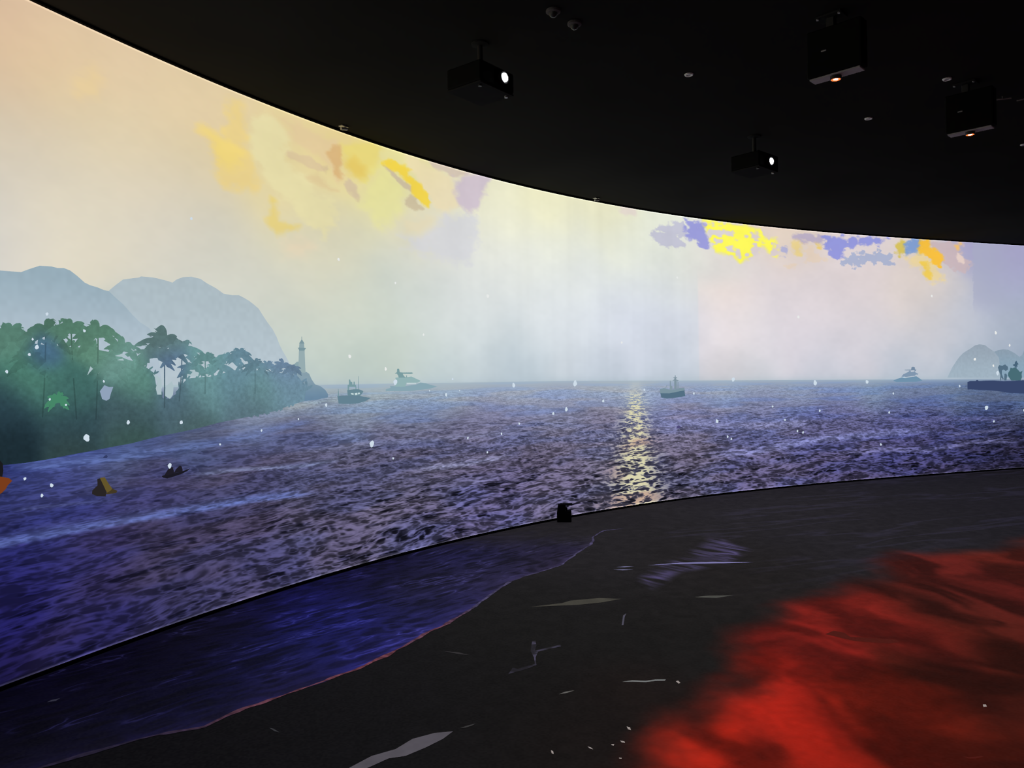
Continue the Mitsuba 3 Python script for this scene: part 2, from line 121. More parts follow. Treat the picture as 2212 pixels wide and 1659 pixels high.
OUTLINE = {'hill_a':[[[-5.829,2.259],[-5.678,2.327],[-5.519,2.332],[-5.348,2.345],[-5.288,2.348],[-5.233,2.351],[-5.183,2.375],[-5.119,2.403],[-5.047,2.408],
    [-5.007,2.404],[-4.966,2.409],[-4.925,2.399],[-4.884,2.375],[-4.828,2.336],[-4.792,2.324],[-4.741,2.316],[-4.697,2.304],[-4.659,2.3],[-4.614,2.265],[-4.553,2.223],
    [-4.491,2.165],[-4.427,2.114],[-4.362,2.083],[-4.304,2.028],[-4.26,1.669],[-5.838,1.691]]],'hill_b':[[[-4.76,2.073],[-4.682,2.279],[-4.651,2.309],[-4.605,2.347],
    [-4.55,2.388],[-4.486,2.402],[-4.429,2.415],[-4.413,2.424],[-4.321,2.428],[-4.262,2.424],[-4.193,2.417],[-4.158,2.41],[-4.123,2.436],[-4.068,2.459],[-3.995,2.471],
    [-3.912,2.464],[-3.865,2.442],[-3.77,2.409],[-3.702,2.376],[-3.62,2.372],[-3.555,2.378],[-3.504,2.362],[-3.452,2.342],[-3.4,2.314],[-3.358,2.288],[-3.316,2.237],
    [-3.274,2.189],[-3.221,2.137],[-3.178,2.075],[-3.146,2.008],[-3.113,1.958],[-3.08,1.915],[-3.043,1.86],[-3.011,1.721],[-4.768,1.676]]],'headland':[[[-3.485,1.776],
    [-3.173,1.781],[-3.06,1.785],[-2.945,1.786],[-2.863,1.79],[-2.828,1.773],[-2.799,1.723],[-2.764,1.683],[-2.697,1.664],[-2.643,1.631],[-2.613,1.594],[-2.613,1.566],
    [-2.761,1.547],[-2.997,1.536],[-3.156,1.533],[-3.49,1.531]]],'keeper_house':[[[-3.038,1.777],[-3.023,1.838],[-2.99,1.856],[-2.966,1.873],[-2.941,1.876],
    [-2.943,1.777]]],'tower':[[[-2.941,1.969],[-2.877,1.971],[-2.871,1.782],[-2.953,1.781]]],'gallery':[[[-2.955,1.991],[-2.947,1.981],[-2.939,1.967],[-2.88,1.969],
    [-2.874,1.98],[-2.866,1.983],[-2.867,1.992]]],'lantern':[[[-2.936,2.028],[-2.884,2.03],[-2.882,1.99],[-2.941,1.988]]],'cap':[[[-2.912,2.086],[-2.907,2.087],[-2.906,2.06],
    [-2.88,2.029],[-2.941,2.027],[-2.913,2.06]]],'hull1':[[[-2.5,1.576],[-2.484,1.576],[-2.439,1.578],[-2.357,1.576],[-2.231,1.573],[-2.164,1.559],[-2.078,1.547],
    [-2.156,1.518],[-2.241,1.502],[-2.342,1.499],[-2.485,1.507]]],'cabin1':[[[-2.38,1.625],[-2.306,1.631],[-2.238,1.631],[-2.188,1.618],[-2.178,1.609],[-2.197,1.587],
    [-2.223,1.57],[-2.375,1.577]]],'window1':[[[-2.338,1.598],[-2.302,1.595],[-2.303,1.579],[-2.333,1.586]],[[-2.29,1.596],[-2.254,1.599],[-2.255,1.579],[-2.287,1.578]],
    [[-2.248,1.599],[-2.226,1.601],[-2.224,1.587],[-2.248,1.583]]],'rig1':[[[-2.374,1.625],[-2.373,1.67],[-2.357,1.676],[-2.356,1.721],[-2.341,1.721],[-2.337,1.703],
    [-2.317,1.697],[-2.313,1.675],[-2.3,1.675],[-2.299,1.701],[-2.286,1.701],[-2.283,1.675],[-2.267,1.666],[-2.265,1.629],[-2.276,1.628],[-2.277,1.653],[-2.355,1.655],
    [-2.357,1.624]]],'mast1':[[[-2.242,1.628],[-2.238,1.751],[-2.234,1.751],[-2.233,1.628]],[[-2.496,1.573],[-2.491,1.639],[-2.486,1.638],
    [-2.482,1.573]]],'hull3':[[[-1.883,1.625],[-1.82,1.637],[-1.824,1.657],[-1.748,1.652],[-1.62,1.651],[-1.471,1.665],[-1.404,1.685],[-1.338,1.677],[-1.242,1.656],
    [-1.165,1.641],[-1.282,1.619],[-1.566,1.602],[-1.884,1.608]]],'deck3':[[[-1.755,1.734],[-1.71,1.738],[-1.609,1.738],[-1.534,1.746],[-1.404,1.702],[-1.425,1.69],
    [-1.466,1.681],[-1.471,1.663],[-1.461,1.683],[-1.601,1.685],[-1.609,1.669],[-1.62,1.647],[-1.675,1.645],[-1.757,1.649],[-1.766,1.672],
    [-1.747,1.711]]],'arch3':[[[-1.71,1.735],[-1.717,1.756],[-1.733,1.773],[-1.763,1.776],[-1.733,1.788],[-1.728,1.822],[-1.702,1.822],[-1.694,1.788],[-1.654,1.785],
    [-1.524,1.786],[-1.51,1.778],[-1.534,1.771],[-1.654,1.773],[-1.638,1.75],[-1.609,1.735]],[[-1.607,1.736],[-1.605,1.757],[-1.597,1.757],
    [-1.594,1.736]]],'window3':[[[-1.603,1.682],[-1.47,1.683],[-1.471,1.671],[-1.603,1.669]]],'hull2':[[[2.616,1.544],[2.621,1.508],[2.642,1.434],[2.744,1.415],[2.872,1.42],
    [3.027,1.432],[3.105,1.442],[3.093,1.498],[3.091,1.526],[2.965,1.524],[2.797,1.513]]],'bulwark2':[[[2.614,1.548],[2.696,1.561],[2.798,1.536],[2.965,1.538],[2.991,1.556],
    [3.087,1.554],[3.096,1.522],[2.797,1.486],[2.62,1.491]]],'mast2':[[[2.908,1.733],[2.92,1.733],[2.923,1.705],[2.953,1.701],[2.953,1.694],[2.929,1.692],[2.932,1.673],
    [2.993,1.658],[2.934,1.659],[2.934,1.539],[2.89,1.539],[2.893,1.66],[2.859,1.662],[2.893,1.676],[2.896,1.693],[2.873,1.697],[2.873,1.702],[2.904,1.706]],[[2.944,1.659],
    [2.955,1.659],[2.955,1.538],[2.942,1.538]],[[2.97,1.64],[2.98,1.64],[2.98,1.538],[2.967,1.538]]],'funnel2':[[[2.803,1.532],[2.808,1.659],[2.823,1.659],[2.83,1.596],
    [2.856,1.577],[2.855,1.531]],[[2.708,1.543],[2.748,1.602],[2.755,1.6],[2.721,1.542]]],'hull4':[[[7.369,1.6],[7.457,1.628],[7.574,1.652],[7.632,1.637],[7.764,1.655],
    [7.882,1.665],[8.014,1.594],[7.88,1.574],[7.441,1.576]]],'deck4':[[[7.548,1.663],[7.589,1.699],[7.707,1.742],[7.737,1.766],[7.766,1.737],[7.813,1.737],[7.839,1.754],
    [7.857,1.73],[7.924,1.703],[7.9,1.69],[7.868,1.696],[7.845,1.674],[7.661,1.659]]],'arch4':[[[7.62,1.765],[7.626,1.774],[7.763,1.777],[7.77,1.813],[7.804,1.824],
    [7.844,1.814],[7.849,1.779],[7.881,1.774],[7.854,1.75],[7.825,1.766],[7.737,1.762]]],'window4':[[[7.571,1.655],[7.606,1.663],[7.635,1.657],[7.617,1.644],
    [7.576,1.644]]],'hill_c':[[[8.569,1.634],[8.679,1.803],[8.772,1.905],[8.85,1.984],[8.944,2.053],[9.1,2.121],[9.21,2.179],[9.32,2.199],[9.445,2.185],[9.539,2.133],
    [9.665,2.069],[9.774,1.969],[9.815,1.618]]],'hill_d':[[[9.34,1.624],[9.471,1.901],[9.665,2.069],[9.761,2.098],[9.889,2.112],[10.001,2.103],[10.144,2.05],[10.272,1.979],
    [10.338,2.014],[10.391,2.109],[10.52,2.204],[10.7,2.24],[11.024,2.06],[11.344,1.598]]],'bank':[[[9.024,1.55],[9.089,1.57],[9.214,1.568],[9.246,1.588],[9.292,1.567],
    [9.402,1.571],[9.639,1.571],[9.878,1.556],[10.381,1.565],[11.344,1.561],[11.338,1.295],[10.454,1.324],[10.034,1.344],[9.715,1.386],[9.399,1.409],
    [9.025,1.427]]],'bank_tree':[[[9.742,1.794],[9.771,1.835],[9.851,1.826],[9.915,1.848],[9.982,1.804],[9.981,1.757],[9.929,1.731],[9.874,1.758],[9.837,1.744],[9.835,1.676],
    [9.879,1.594],[9.854,1.58],[9.825,1.618],[9.811,1.569],[9.789,1.569],[9.797,1.665],[9.766,1.735]],[[9.887,1.617],[9.896,1.681],[9.936,1.687],[9.96,1.657],[9.942,1.567],
    [9.886,1.568]]],'bank_bush':[[[9.985,1.698],[10.026,1.744],[10.04,1.791],[10.091,1.779],[10.14,1.796],[10.219,1.754],[10.267,1.712],[10.332,1.73],[10.307,1.677],
    [10.314,1.611],[10.28,1.562],[10.055,1.565],[10.015,1.603],[9.976,1.657]]],'bank_palm':[[[10.171,1.731],[10.156,1.802],[10.092,1.838],[10.144,1.855],[10.154,1.891],
    [10.19,1.911],[10.206,1.879],[10.241,1.849],[10.205,1.835],[10.217,1.802],[10.188,1.808],[10.19,1.731]]],'kayak_hull':[[[-4.277,1.066],[-4.251,1.07],[-4.203,1.075],
    [-4.132,1.075],[-4.078,1.084],[-4.035,1.093],[-4.06,1.076],[-4.115,1.06],[-4.177,1.05],[-4.23,1.044],[-4.264,1.053]]],'kayaker':[[[-4.253,1.069],[-4.229,1.1],
    [-4.206,1.119],[-4.185,1.119],[-4.175,1.09],[-4.172,1.072],[-4.221,1.066]],[[-4.175,1.076],[-4.153,1.103],[-4.123,1.123],[-4.107,1.113],[-4.1,1.09],
    [-4.101,1.075]]],'wedge_dark':[[[-4.764,1.105],[-4.738,1.108],[-4.699,1.012],[-4.707,0.986],[-4.766,0.996],[-4.802,1.015],[-4.8,1.037],
    [-4.763,1.064]]],'wedge_yellow':[[[-4.746,1.109],[-4.712,1.11],[-4.683,1.063],[-4.659,1.03],[-4.673,1.01],[-4.698,1.009]]],'wedge_base':[[[-4.707,1.005],[-4.673,1.018],
    [-4.659,1.03],[-4.621,1.011],[-4.631,0.998],[-4.699,0.999]]],'rider':[[[-5.46,1.206],[-5.453,1.297],[-5.412,1.322],[-5.378,1.284],[-5.362,1.264],[-5.359,1.223],
    [-5.366,1.191]]],'raft':[[[-5.538,1.204],[-5.454,1.211],[-5.368,1.191],[-5.327,1.178],[-5.309,1.161],[-5.336,1.138],[-5.346,1.121],[-5.369,1.101],[-5.457,1.062],
    [-5.54,1.086]]],'rock_small':[[[-4.721,1.235],[-4.709,1.247],[-4.694,1.25],[-4.686,1.238],[-4.695,1.23]]],'float_small':[[[2.921,1.001],[2.935,1.029],[2.967,1.038],
    [2.999,1.026],[3.003,1.007],[2.966,0.995]]],'bush_mass':[[[-5.951,1.95],[-5.354,1.973],[-5.193,1.943],[-4.992,1.934],[-4.806,1.929],[-4.643,1.905],[-4.54,1.865],
    [-4.435,1.842],[-4.326,1.775],[-4.313,1.699],[-4.284,1.628],[-4.247,1.595],[-4.17,1.6],[-4.117,1.68],[-4.048,1.736],[-3.808,1.756],[-3.632,1.798],[-3.356,1.8],
    [-3.164,1.782],[-2.963,1.755],[-2.861,1.664],[-2.89,1.543],[-3.11,1.496],[-3.17,1.476],[-3.364,1.45],[-3.55,1.43],[-3.772,1.406],[-3.962,1.376],[-4.144,1.355],
    [-4.335,1.336],[-4.516,1.309],[-4.654,1.299],[-4.819,1.284],[-4.943,1.275],[-5.092,1.261],[-5.233,1.254],[-5.367,1.255],[-5.963,1.217]]],'light_hole':[[[-4.74,1.658],
    [-4.707,1.696],[-4.674,1.684],[-4.643,1.684],[-4.661,1.642],[-4.672,1.607],[-4.695,1.596],[-4.725,1.608]]],'gaps':[[[-4.335,1.767],[-4.301,1.756],[-4.268,1.727],
    [-4.27,1.626],[-4.304,1.627],[-4.316,1.67],[-4.302,1.713]],[[-4.234,1.683],[-4.181,1.719],[-4.169,1.683],[-4.174,1.624],[-4.201,1.595],[-4.244,1.618]],[[-4.055,1.793],
    [-4.027,1.824],[-3.981,1.839],[-3.945,1.779],[-3.955,1.752],[-4.01,1.752],[-4.065,1.763]],[[-3.908,1.752],[-3.888,1.794],[-3.889,1.771],[-3.851,1.764],[-3.841,1.748]],
    [[-4.824,1.762],[-4.802,1.815],[-4.78,1.795],[-4.773,1.769],[-4.803,1.762]],[[-4.758,1.808],[-4.736,1.815],[-4.721,1.796],[-4.741,1.749],[-4.755,1.762]],[[-4.629,1.884],
    [-4.575,1.899],[-4.536,1.89],[-4.575,1.879]],[[-4.614,1.858],[-4.567,1.869],[-4.56,1.855]]],'bright_tuft':[[[-5.091,1.665],[-5.05,1.667],[-5.009,1.649],[-4.946,1.656],
    [-4.961,1.629],[-4.968,1.603],[-4.968,1.57],[-4.998,1.587],[-5.034,1.578],[-5.075,1.568],[-5.102,1.542],[-5.086,1.59],[-5.074,1.617]]]}
LAND = [[-5.306,1.996,0.08,0.079,92,134,119],[-4.929,2.058,0.092,0.085,84,123,106],[-4.747,1.981,0.091,0.082,94,136,117],[-5.104,1.883,0.057,0.055,72,104,136],
    [-5.197,1.733,0.097,0.094,78,127,112],[-4.967,1.648,0.106,0.098,65,106,101],[-4.575,1.852,0.086,0.076,112,154,146],[-4.437,1.7,0.101,0.087,91,135,124],
    [-4.247,1.97,0.095,0.08,98,127,127],[-4.192,1.843,0.085,0.071,88,113,148],[-4.185,1.633,0.085,0.071,84,112,128],[-3.891,1.83,0.117,0.095,108,152,153],
    [-3.895,1.627,0.117,0.095,104,143,146],[-3.634,1.692,0.125,0.099,100,135,148],[-3.36,1.653,0.133,0.103,106,145,148],[-3.067,1.648,0.141,0.107,110,141,158],
    [-3.113,1.839,0.125,0.095,112,138,167],[-3.541,1.834,0.114,0.09,106,140,157],[-5.309,1.576,0.093,0.092,41,63,74],[-5.312,1.38,0.093,0.092,28,44,52],
    [-4.94,1.45,0.107,0.099,49,72,80],[-4.943,1.309,0.076,0.071,48,66,66],[-4.513,1.502,0.123,0.107,64,88,95],[-4.516,1.349,0.088,0.076,56,81,76],
    [-4.061,1.498,0.12,0.099,74,98,108],[-3.982,1.387,0.09,0.074,74,98,99],[-3.456,1.509,0.139,0.109,87,111,122],[-5.829,1.782,0.171,0.186,70,106,106],
    [-5.835,1.433,0.128,0.139,25,39,48]]
PALMS = [[-5.306,1.996,0.165,0.11,-5.336,1.525,0],[-5.093,2.029,0.179,0.099,-5.122,1.515,1],[-4.929,2.055,0.178,0.096,-4.903,1.491,2],
    [-4.746,2.043,0.189,0.106,-4.77,1.484,3],[-5.53,1.997,0.146,0.105,-5.513,1.534,4],[-5.717,1.962,0.135,0.101,-5.724,1.544,5],[-4.567,1.949,0.152,0.079,-4.573,1.64,6],
    [-4.239,2.003,0.252,0.122,-4.248,1.538,7],[-4.092,1.953,0.191,0.099,-4.123,1.579,8],[-4.323,1.914,0.194,0.082,-4.285,1.584,9],[-5.195,1.862,0.139,0.075,-5.201,1.519,10],
    [-4.993,1.85,0.156,0.084,-5.006,1.51,11],[-4.661,1.821,0.154,0.083,-4.676,1.553,12],[-3.889,1.892,0.159,0.068,-3.895,1.627,13],[-3.666,1.896,0.168,0.077,-3.68,1.622,14],
    [-3.562,1.927,0.154,0.071,-3.555,1.62,15],[-3.412,1.85,0.15,0.066,-3.417,1.617,16],[-3.284,1.837,0.144,0.059,-3.294,1.614,17],[-3.123,1.847,0.149,0.065,-3.138,1.611,18],
    [-3.023,1.821,0.122,0.054,-3.027,1.609,19],[-3.763,1.832,0.156,0.069,-3.785,1.624,20],[-4.006,1.829,0.138,0.067,-4.018,1.629,21]]
SPECKS = [[-5.091,2.12,0.011],[-4.849,2.034,0.0115],[-5.182,1.967,0.0081],[-5.157,1.923,0.0149],[-5.203,1.878,0.0107],[-5.337,1.778,0.0104],[-5.083,1.615,0.0082],
    [-4.98,1.579,0.0084],[-4.719,1.72,0.0088],[-4.545,1.451,0.0152],[-4.118,1.428,0.0164],[-4.845,1.37,0.0259],[-4.222,1.131,0.0193],[-5.243,1.165,0.0106],
    [-5.081,1.106,0.0137],[-5.142,1.055,0.0108],[-4.001,2.887,0.0134],[-2.473,2.792,0.0166],[-2.651,1.5,0.0162],[-1.77,1.69,0.0314],[-2.357,1.93,0.021],[-1.897,1.819,0.0177],
    [-1.368,2.167,0.014],[-0.954,1.716,0.0146],[-1.054,1.553,0.0193],[-2.094,1.118,0.0345],[-0.394,2.628,0.0256],[-0.0,1.639,0.0291],[1.046,1.647,0.0401],[0.659,1.29,0.0223],
    [-0.208,1.096,0.0156],[-0.738,1.083,0.0149],[-0.44,0.906,0.0153],[0.081,1.196,0.016],[0.885,1.333,0.0283],[1.545,1.416,0.0237],[2.309,1.544,0.0186],[3.255,1.474,0.0195],
    [4.033,1.66,0.0371],[3.7,1.066,0.0332],[3.906,0.836,0.0201],[3.979,0.799,0.0202],[5.374,2.604,0.0285],[7.353,1.39,0.019],[7.257,1.081,0.0227],[6.79,1.587,0.0373],
    [5.699,1.589,0.0432],[5.786,1.154,0.0217],[5.067,1.035,0.0211],[5.32,0.855,0.0213],[5.434,0.829,0.0214],[4.817,1.246,0.0209],[9.686,2.399,0.0322],[10.013,2.182,0.0244],
    [9.188,1.942,0.0318],[9.62,1.827,0.0241],[9.717,1.698,0.0403],[9.442,1.099,0.0481],[8.826,1.486,0.0237],[10.337,1.035,0.0246],[9.613,0.862,0.0241],[-0.853,1.592,0.0098],
    [-1.295,1.6,0.0094],[-1.748,2.651,0.0135],[-1.817,0.959,0.0134],[-2.971,1.394,0.0097],[1.9,2.168,0.0181],[2.967,3.084,0.0193],[8.228,3.003,0.0233],[-3.367,1.322,0.011],
    [-3.775,1.244,0.0104],[7.068,0.568,0.0226]]
SHORE = {'shore':[[[-2.786,2.536],[-2.598,2.834],[-2.446,3.075],[-2.218,3.29],[-2.111,3.413],[-2.018,3.473],[-1.898,3.583],[-1.754,3.696],[-1.544,3.783],[-1.407,3.992],
    [-1.24,4.182],[-1.085,4.33],[-0.896,4.6],[-0.707,4.914],[-0.563,5.209],[-0.466,5.37],[-0.313,5.743],[-0.131,6.235],[-0.049,6.446],[0.11,6.653],[0.429,7.002],
    [0.588,7.443],[0.775,7.83],[0.848,8.246],[0.985,8.568],[1.239,8.682]]],'patch':[[[-0.736,3.357],[-0.658,3.46],[-0.56,3.521],[-0.495,3.62],[-0.397,3.678],[-0.309,3.692],
    [-0.351,3.615],[-0.422,3.533],[-0.505,3.455],[-0.578,3.434],[-0.654,3.355],[-0.78,3.257]],[[0.112,5.716],[0.351,5.8],[0.42,5.863],[0.647,5.92],[0.812,5.887],
    [0.659,5.805],[0.475,5.749]],[[1.374,5.902],[1.493,5.938],[1.685,5.937],[1.535,5.872]]],'streak':[[[1.198,6.94],[1.526,7.021],[1.842,7.029],[2.168,6.985],[1.827,6.971],
    [1.515,6.97]],[[0.869,6.799],[0.956,6.814],[1.046,6.794],[0.949,6.766]],[[0.907,6.888],[0.988,6.918],[1.07,6.912],[0.982,6.876]],[[0.584,4.266],[0.645,4.285],
    [0.717,4.274],[0.774,4.291],[0.832,4.289],[0.823,4.27],[0.77,4.27],[0.714,4.255],[0.641,4.264]],[[-0.278,3.724],[-0.239,3.754],[-0.205,3.771],[-0.222,3.748],
    [-0.254,3.727]],[[0.223,4.108],[0.261,4.142],[0.313,4.158],[0.269,4.124]],[[-2.514,4.109],[-2.508,4.137],[-2.473,4.162],[-2.475,4.127]],[[-1.214,3.76],[-1.19,3.75],
    [-1.148,3.709],[-1.177,3.722]],[[0.723,5.254],[0.764,5.466],[0.794,5.519],[0.77,5.43],[0.736,5.253]],[[-0.457,4.8],[-0.36,4.774],[-0.283,4.717],
    [-0.358,4.744]]],'chip':[[[0.881,4.257],[0.896,4.264],[0.901,4.232],[0.889,4.222]],[[0.319,3.512],[0.333,3.503],[0.342,3.483],[0.328,3.492]],[[0.15,3.482],[0.16,3.472],
    [0.161,3.446],[0.152,3.453]],[[0.475,3.565],[0.489,3.559],[0.496,3.545],[0.479,3.549]],[[0.447,3.403],[0.46,3.401],[0.457,3.392],[0.448,3.394]],[[0.43,3.531],
    [0.444,3.531],[0.439,3.516],[0.43,3.521]],[[0.527,3.709],[0.542,3.699],[0.542,3.668],[0.529,3.679]],[[2.359,3.894],[2.375,3.894],[2.364,3.867],[2.344,3.863]],
    [[0.478,3.561],[0.494,3.556],[0.495,3.541],[0.48,3.546]]],'fan':[[[0.969,6.458],[1.176,6.913],[1.447,7.232],[1.804,7.756],[2.036,8.219],[2.208,8.105],[2.294,7.719],
    [2.376,7.511],[2.18,7.221],[1.947,6.848],[1.694,6.725],[1.451,6.607],[1.249,6.259],[1.02,5.927],[0.978,5.94],[1.047,6.127],[0.997,6.333]]],'fork':[[[-0.047,4.406],
    [-0.022,4.504],[0.008,4.482],[0.068,4.527],[0.109,4.558],[0.107,4.665],[0.089,4.784],[0.104,4.956],[0.126,4.965],[0.129,4.875],[0.116,4.783],[0.281,4.884],[0.284,4.852],
    [0.136,4.767],[0.117,4.665],[0.118,4.539],[0.057,4.48],[-0.003,4.437]]],'driftwood':[[[2.011,5.001],[2.094,5.066],[2.146,5.025],[2.149,4.942],[2.411,4.882],[2.409,4.829],
    [2.325,4.804],[2.146,4.859],[2.086,4.916],[2.051,4.962]],[[1.953,3.368],[1.978,3.36],[2.029,3.369],[2.037,3.362],[1.995,3.348],[1.962,3.349]]],'red':[[[0.482,3.143],
    [0.584,3.316],[0.669,3.499],[0.812,3.707],[1.014,3.987],[1.1,4.158],[1.326,4.425],[1.499,4.836],[1.656,5.248],[1.992,5.681],[2.243,5.895],[2.818,6.224],[3.128,6.514],
    [3.222,6.996],[3.586,7.202],[3.908,7.3],[4.477,7.342],[4.782,7.447],[5.215,7.871],[6.411,8.179],[5.959,5.922],[3.161,3.152],[1.675,2.229],[0.573,2.253]]]}
EMBERS = [[0.724,3.39,0.092,0.182,168,34,20],[0.919,3.49,0.112,0.228,173,33,19],[1.249,3.978,0.137,0.319,160,31,20],[1.468,4.092,0.12,0.296,150,29,20],
    [1.733,3.89,0.104,0.255,155,33,19],[2.477,5.249,0.115,0.381,136,33,27],[2.171,5.671,0.083,0.292,136,33,27],[1.719,5.204,0.076,0.243,136,33,27],
    [1.736,4.825,0.13,0.375,127,29,24],[3.612,6.752,0.194,0.823,94,29,25],[3.174,6.712,0.081,0.352,127,36,29],[4.662,7.206,0.154,0.754,100,33,26],
    [2.625,4.964,0.156,0.492,81,23,18],[3.25,5.812,0.21,0.764,74,26,22],[3.309,5.125,0.148,0.511,81,28,22],[2.724,4.309,0.135,0.392,70,26,18],
    [2.363,4.057,0.128,0.342,71,23,16],[1.96,3.771,0.11,0.268,108,25,14],[2.141,3.681,0.081,0.2,116,26,14],[1.323,3.459,0.127,0.265,146,27,17],
    [1.653,3.43,0.134,0.288,110,23,13],[2.206,3.43,0.117,0.272,81,23,14],[1.549,3.582,0.061,0.14,101,20,14],[2.326,3.758,0.055,0.144,49,16,12],
    [1.115,3.616,0.053,0.118,110,24,17],[2.437,4.467,0.065,0.195,54,18,14],[3.142,4.155,0.3,0.815,70,23,16],[1.19,2.93,0.216,0.366,110,23,13]]
SAND = [[3.477,9.797,1.245,3.302,46,43,49],[6.625,11.116,1.37,4.473,39,37,46],[0.882,7.778,0.694,1.575,44,41,45],[0.273,5.287,0.538,0.861,28,27,27],
    [-0.525,4.022,0.437,0.548,22,21,24],[-1.104,3.535,0.386,0.447,13,12,17],[-1.679,3.404,0.249,0.307,9,8,13],[0.301,3.774,0.362,0.437,26,22,22],
    [1.217,5.24,0.373,0.644,32,30,29],[1.933,6.586,0.466,1.001,39,35,34],[-2.102,2.637,0.484,0.49,5,5,11],[10.393,9.137,2.429,6.878,30,27,34],
    [-0.032,1.565,0.564,0.265,19,16,16],[-1.543,6.206,0.454,0.885,12,12,29],[0.65,4.096,0.196,0.274,40,28,26],[0.392,3.575,0.193,0.234,34,25,24]]
WATER = [[-2.509,4.097,0.252,0.389,7,5,26],[-2.233,4.545,0.279,0.451,8,6,30],[-1.897,3.852,0.212,0.298,10,9,36],[-2.107,3.613,0.133,0.186,9,8,30],
    [-2.096,5.405,0.199,0.379,16,14,30],[-1.948,5.844,0.251,0.499,18,16,60],[-1.677,4.522,0.249,0.389,14,13,48],[-1.697,5.953,0.218,0.442,26,26,98],
    [-1.402,4.903,0.209,0.351,24,26,78],[-1.255,5.576,0.238,0.444,30,32,112],[-1.027,4.802,0.175,0.287,32,32,98],[-1.219,6.472,0.236,0.509,22,20,58],
    [-0.808,6.302,0.229,0.479,34,32,62],[-0.701,5.439,0.198,0.361,36,36,96],[-0.49,7.264,0.264,0.626,34,32,74],[-0.248,6.565,0.198,0.434,42,38,66],
    [-0.402,5.881,0.178,0.352,40,38,86],[0.181,7.83,0.282,0.721,42,38,70],[0.376,7.113,0.171,0.412,44,38,60],[-1.358,4.368,0.133,0.206,28,26,66],
    [-1.589,3.894,0.119,0.169,16,16,46],[0.878,8.63,0.206,0.601,44,40,58],[-2.789,3.261,0.402,0.528,6,5,22]]
GOLD = [[[3.501,3.943],[3.82,3.947],[4.25,3.932],[4.466,3.918],[4.684,3.895],[4.755,3.778],[4.975,3.793],[5.044,3.579],[4.969,3.493],[4.859,3.514],[4.679,3.638],
    [4.604,3.525],[4.457,3.462],[4.238,3.369],[4.096,3.453],[3.74,3.507],[3.602,3.69]],0.00924,0.00679]
SEAM_1 = 3.388
SEAM_2 = 9.193

# ------------------------------------------------------------------ helpers
def lin(c):
    return [((v / 255) / 12.92 if v / 255 < 0.04045 else ((v / 255 + 0.055) / 1.055) ** 2.4) for v in c]
def numbered(key):
    if key not in scene and not any(k.startswith(key + '__') for k in scene): return key
    i = 1
    while f'{key}_{i:03d}' in scene or any(k.startswith(f'{key}_{i:03d}__') for k in scene): i += 1
    return f'{key}_{i:03d}'
def tag(key, label=None, category=None, group=None, kind=None):
    labels[key] = {k: v for k, v in dict(label=label, category=category, group=group, kind=kind).items() if v}
def obj(name, mesh, mat, parent=None, label=None, smooth=False, **more):
    key = numbered(name if parent is None else parent + '__' + name)
    scene[key] = mikit.ply(mesh, mat, smooth=smooth, **more)
    if label and parent: labels[key] = {'label': label}
    return key
def glow(tex, weight=0.0):
    return {'type': 'area', 'radiance': tex, 'sampling_weight': weight}
def rgb(c): return {'type': 'rgb', 'value': list(map(float, c))}

def bx(sx, sy, sz, at=(0, 0, 0), r=0.0):
    """a box, its edges rounded by r"""
    if r <= 0:
        m = trimesh.creation.box((sx, sy, sz))
    else:
        pts = []
        for a in (-1, 1):
            for b in (-1, 1):
                for c in (-1, 1):
                    s = trimesh.creation.icosphere(1, r).vertices
                    pts.append(s + np.array([a * (sx / 2 - r), b * (sy / 2 - r), c * (sz / 2 - r)]))
        m = trimesh.convex.convex_hull(np.vstack(pts))
    m.apply_translation(at); return m
def rod(p, q, r, n=12):
    p, q = np.asarray(p, float), np.asarray(q, float)
    return trimesh.creation.cylinder(r, segment=[p, q], sections=n)
def lathe(profile, n=32):
    m = trimesh.creation.revolve(np.array(profile, float), sections=n)
    if m.volume < 0: m.invert()
    return m
def join(*ms): return trimesh.util.concatenate(list(ms))
def frame(origin, x, y, z):
    m = np.eye(4); m[:3, 0], m[:3, 1], m[:3, 2], m[:3, 3] = x, y, z, origin; return m
def put(m, M): m = m.copy(); m.apply_transform(M); return m

# the wall's line, by arc length: s = 0 straight ahead of the camera
_p = np.array(PLAN); _c = np.r_[0, np.cumsum(np.linalg.norm(np.diff(_p, axis=0), axis=1))]
_xy = CubicSpline(_c, _p)(np.linspace(0, _c[-1], 8001))
_s = np.r_[0, np.cumsum(np.linalg.norm(np.diff(_xy, axis=0), axis=1))]
_s -= np.interp(0, np.unwrap(np.arctan2(_xy[:, 0], _xy[:, 1])), _s)
_d = np.gradient(_xy, axis=0); _d /= np.linalg.norm(_d, axis=1, keepdims=True)
S0, S1 = float(_s[0]), float(_s[-1])
def at_wall(s, off=0.0):
    s = np.asarray(s, float)
    x, y = np.interp(s, _s, _xy[:, 0]), np.interp(s, _s, _xy[:, 1])
    dx, dy = np.interp(s, _s, _d[:, 0]), np.interp(s, _s, _d[:, 1])
    return np.stack([x + dy * off, y - dx * off], -1)          # off: metres into the room
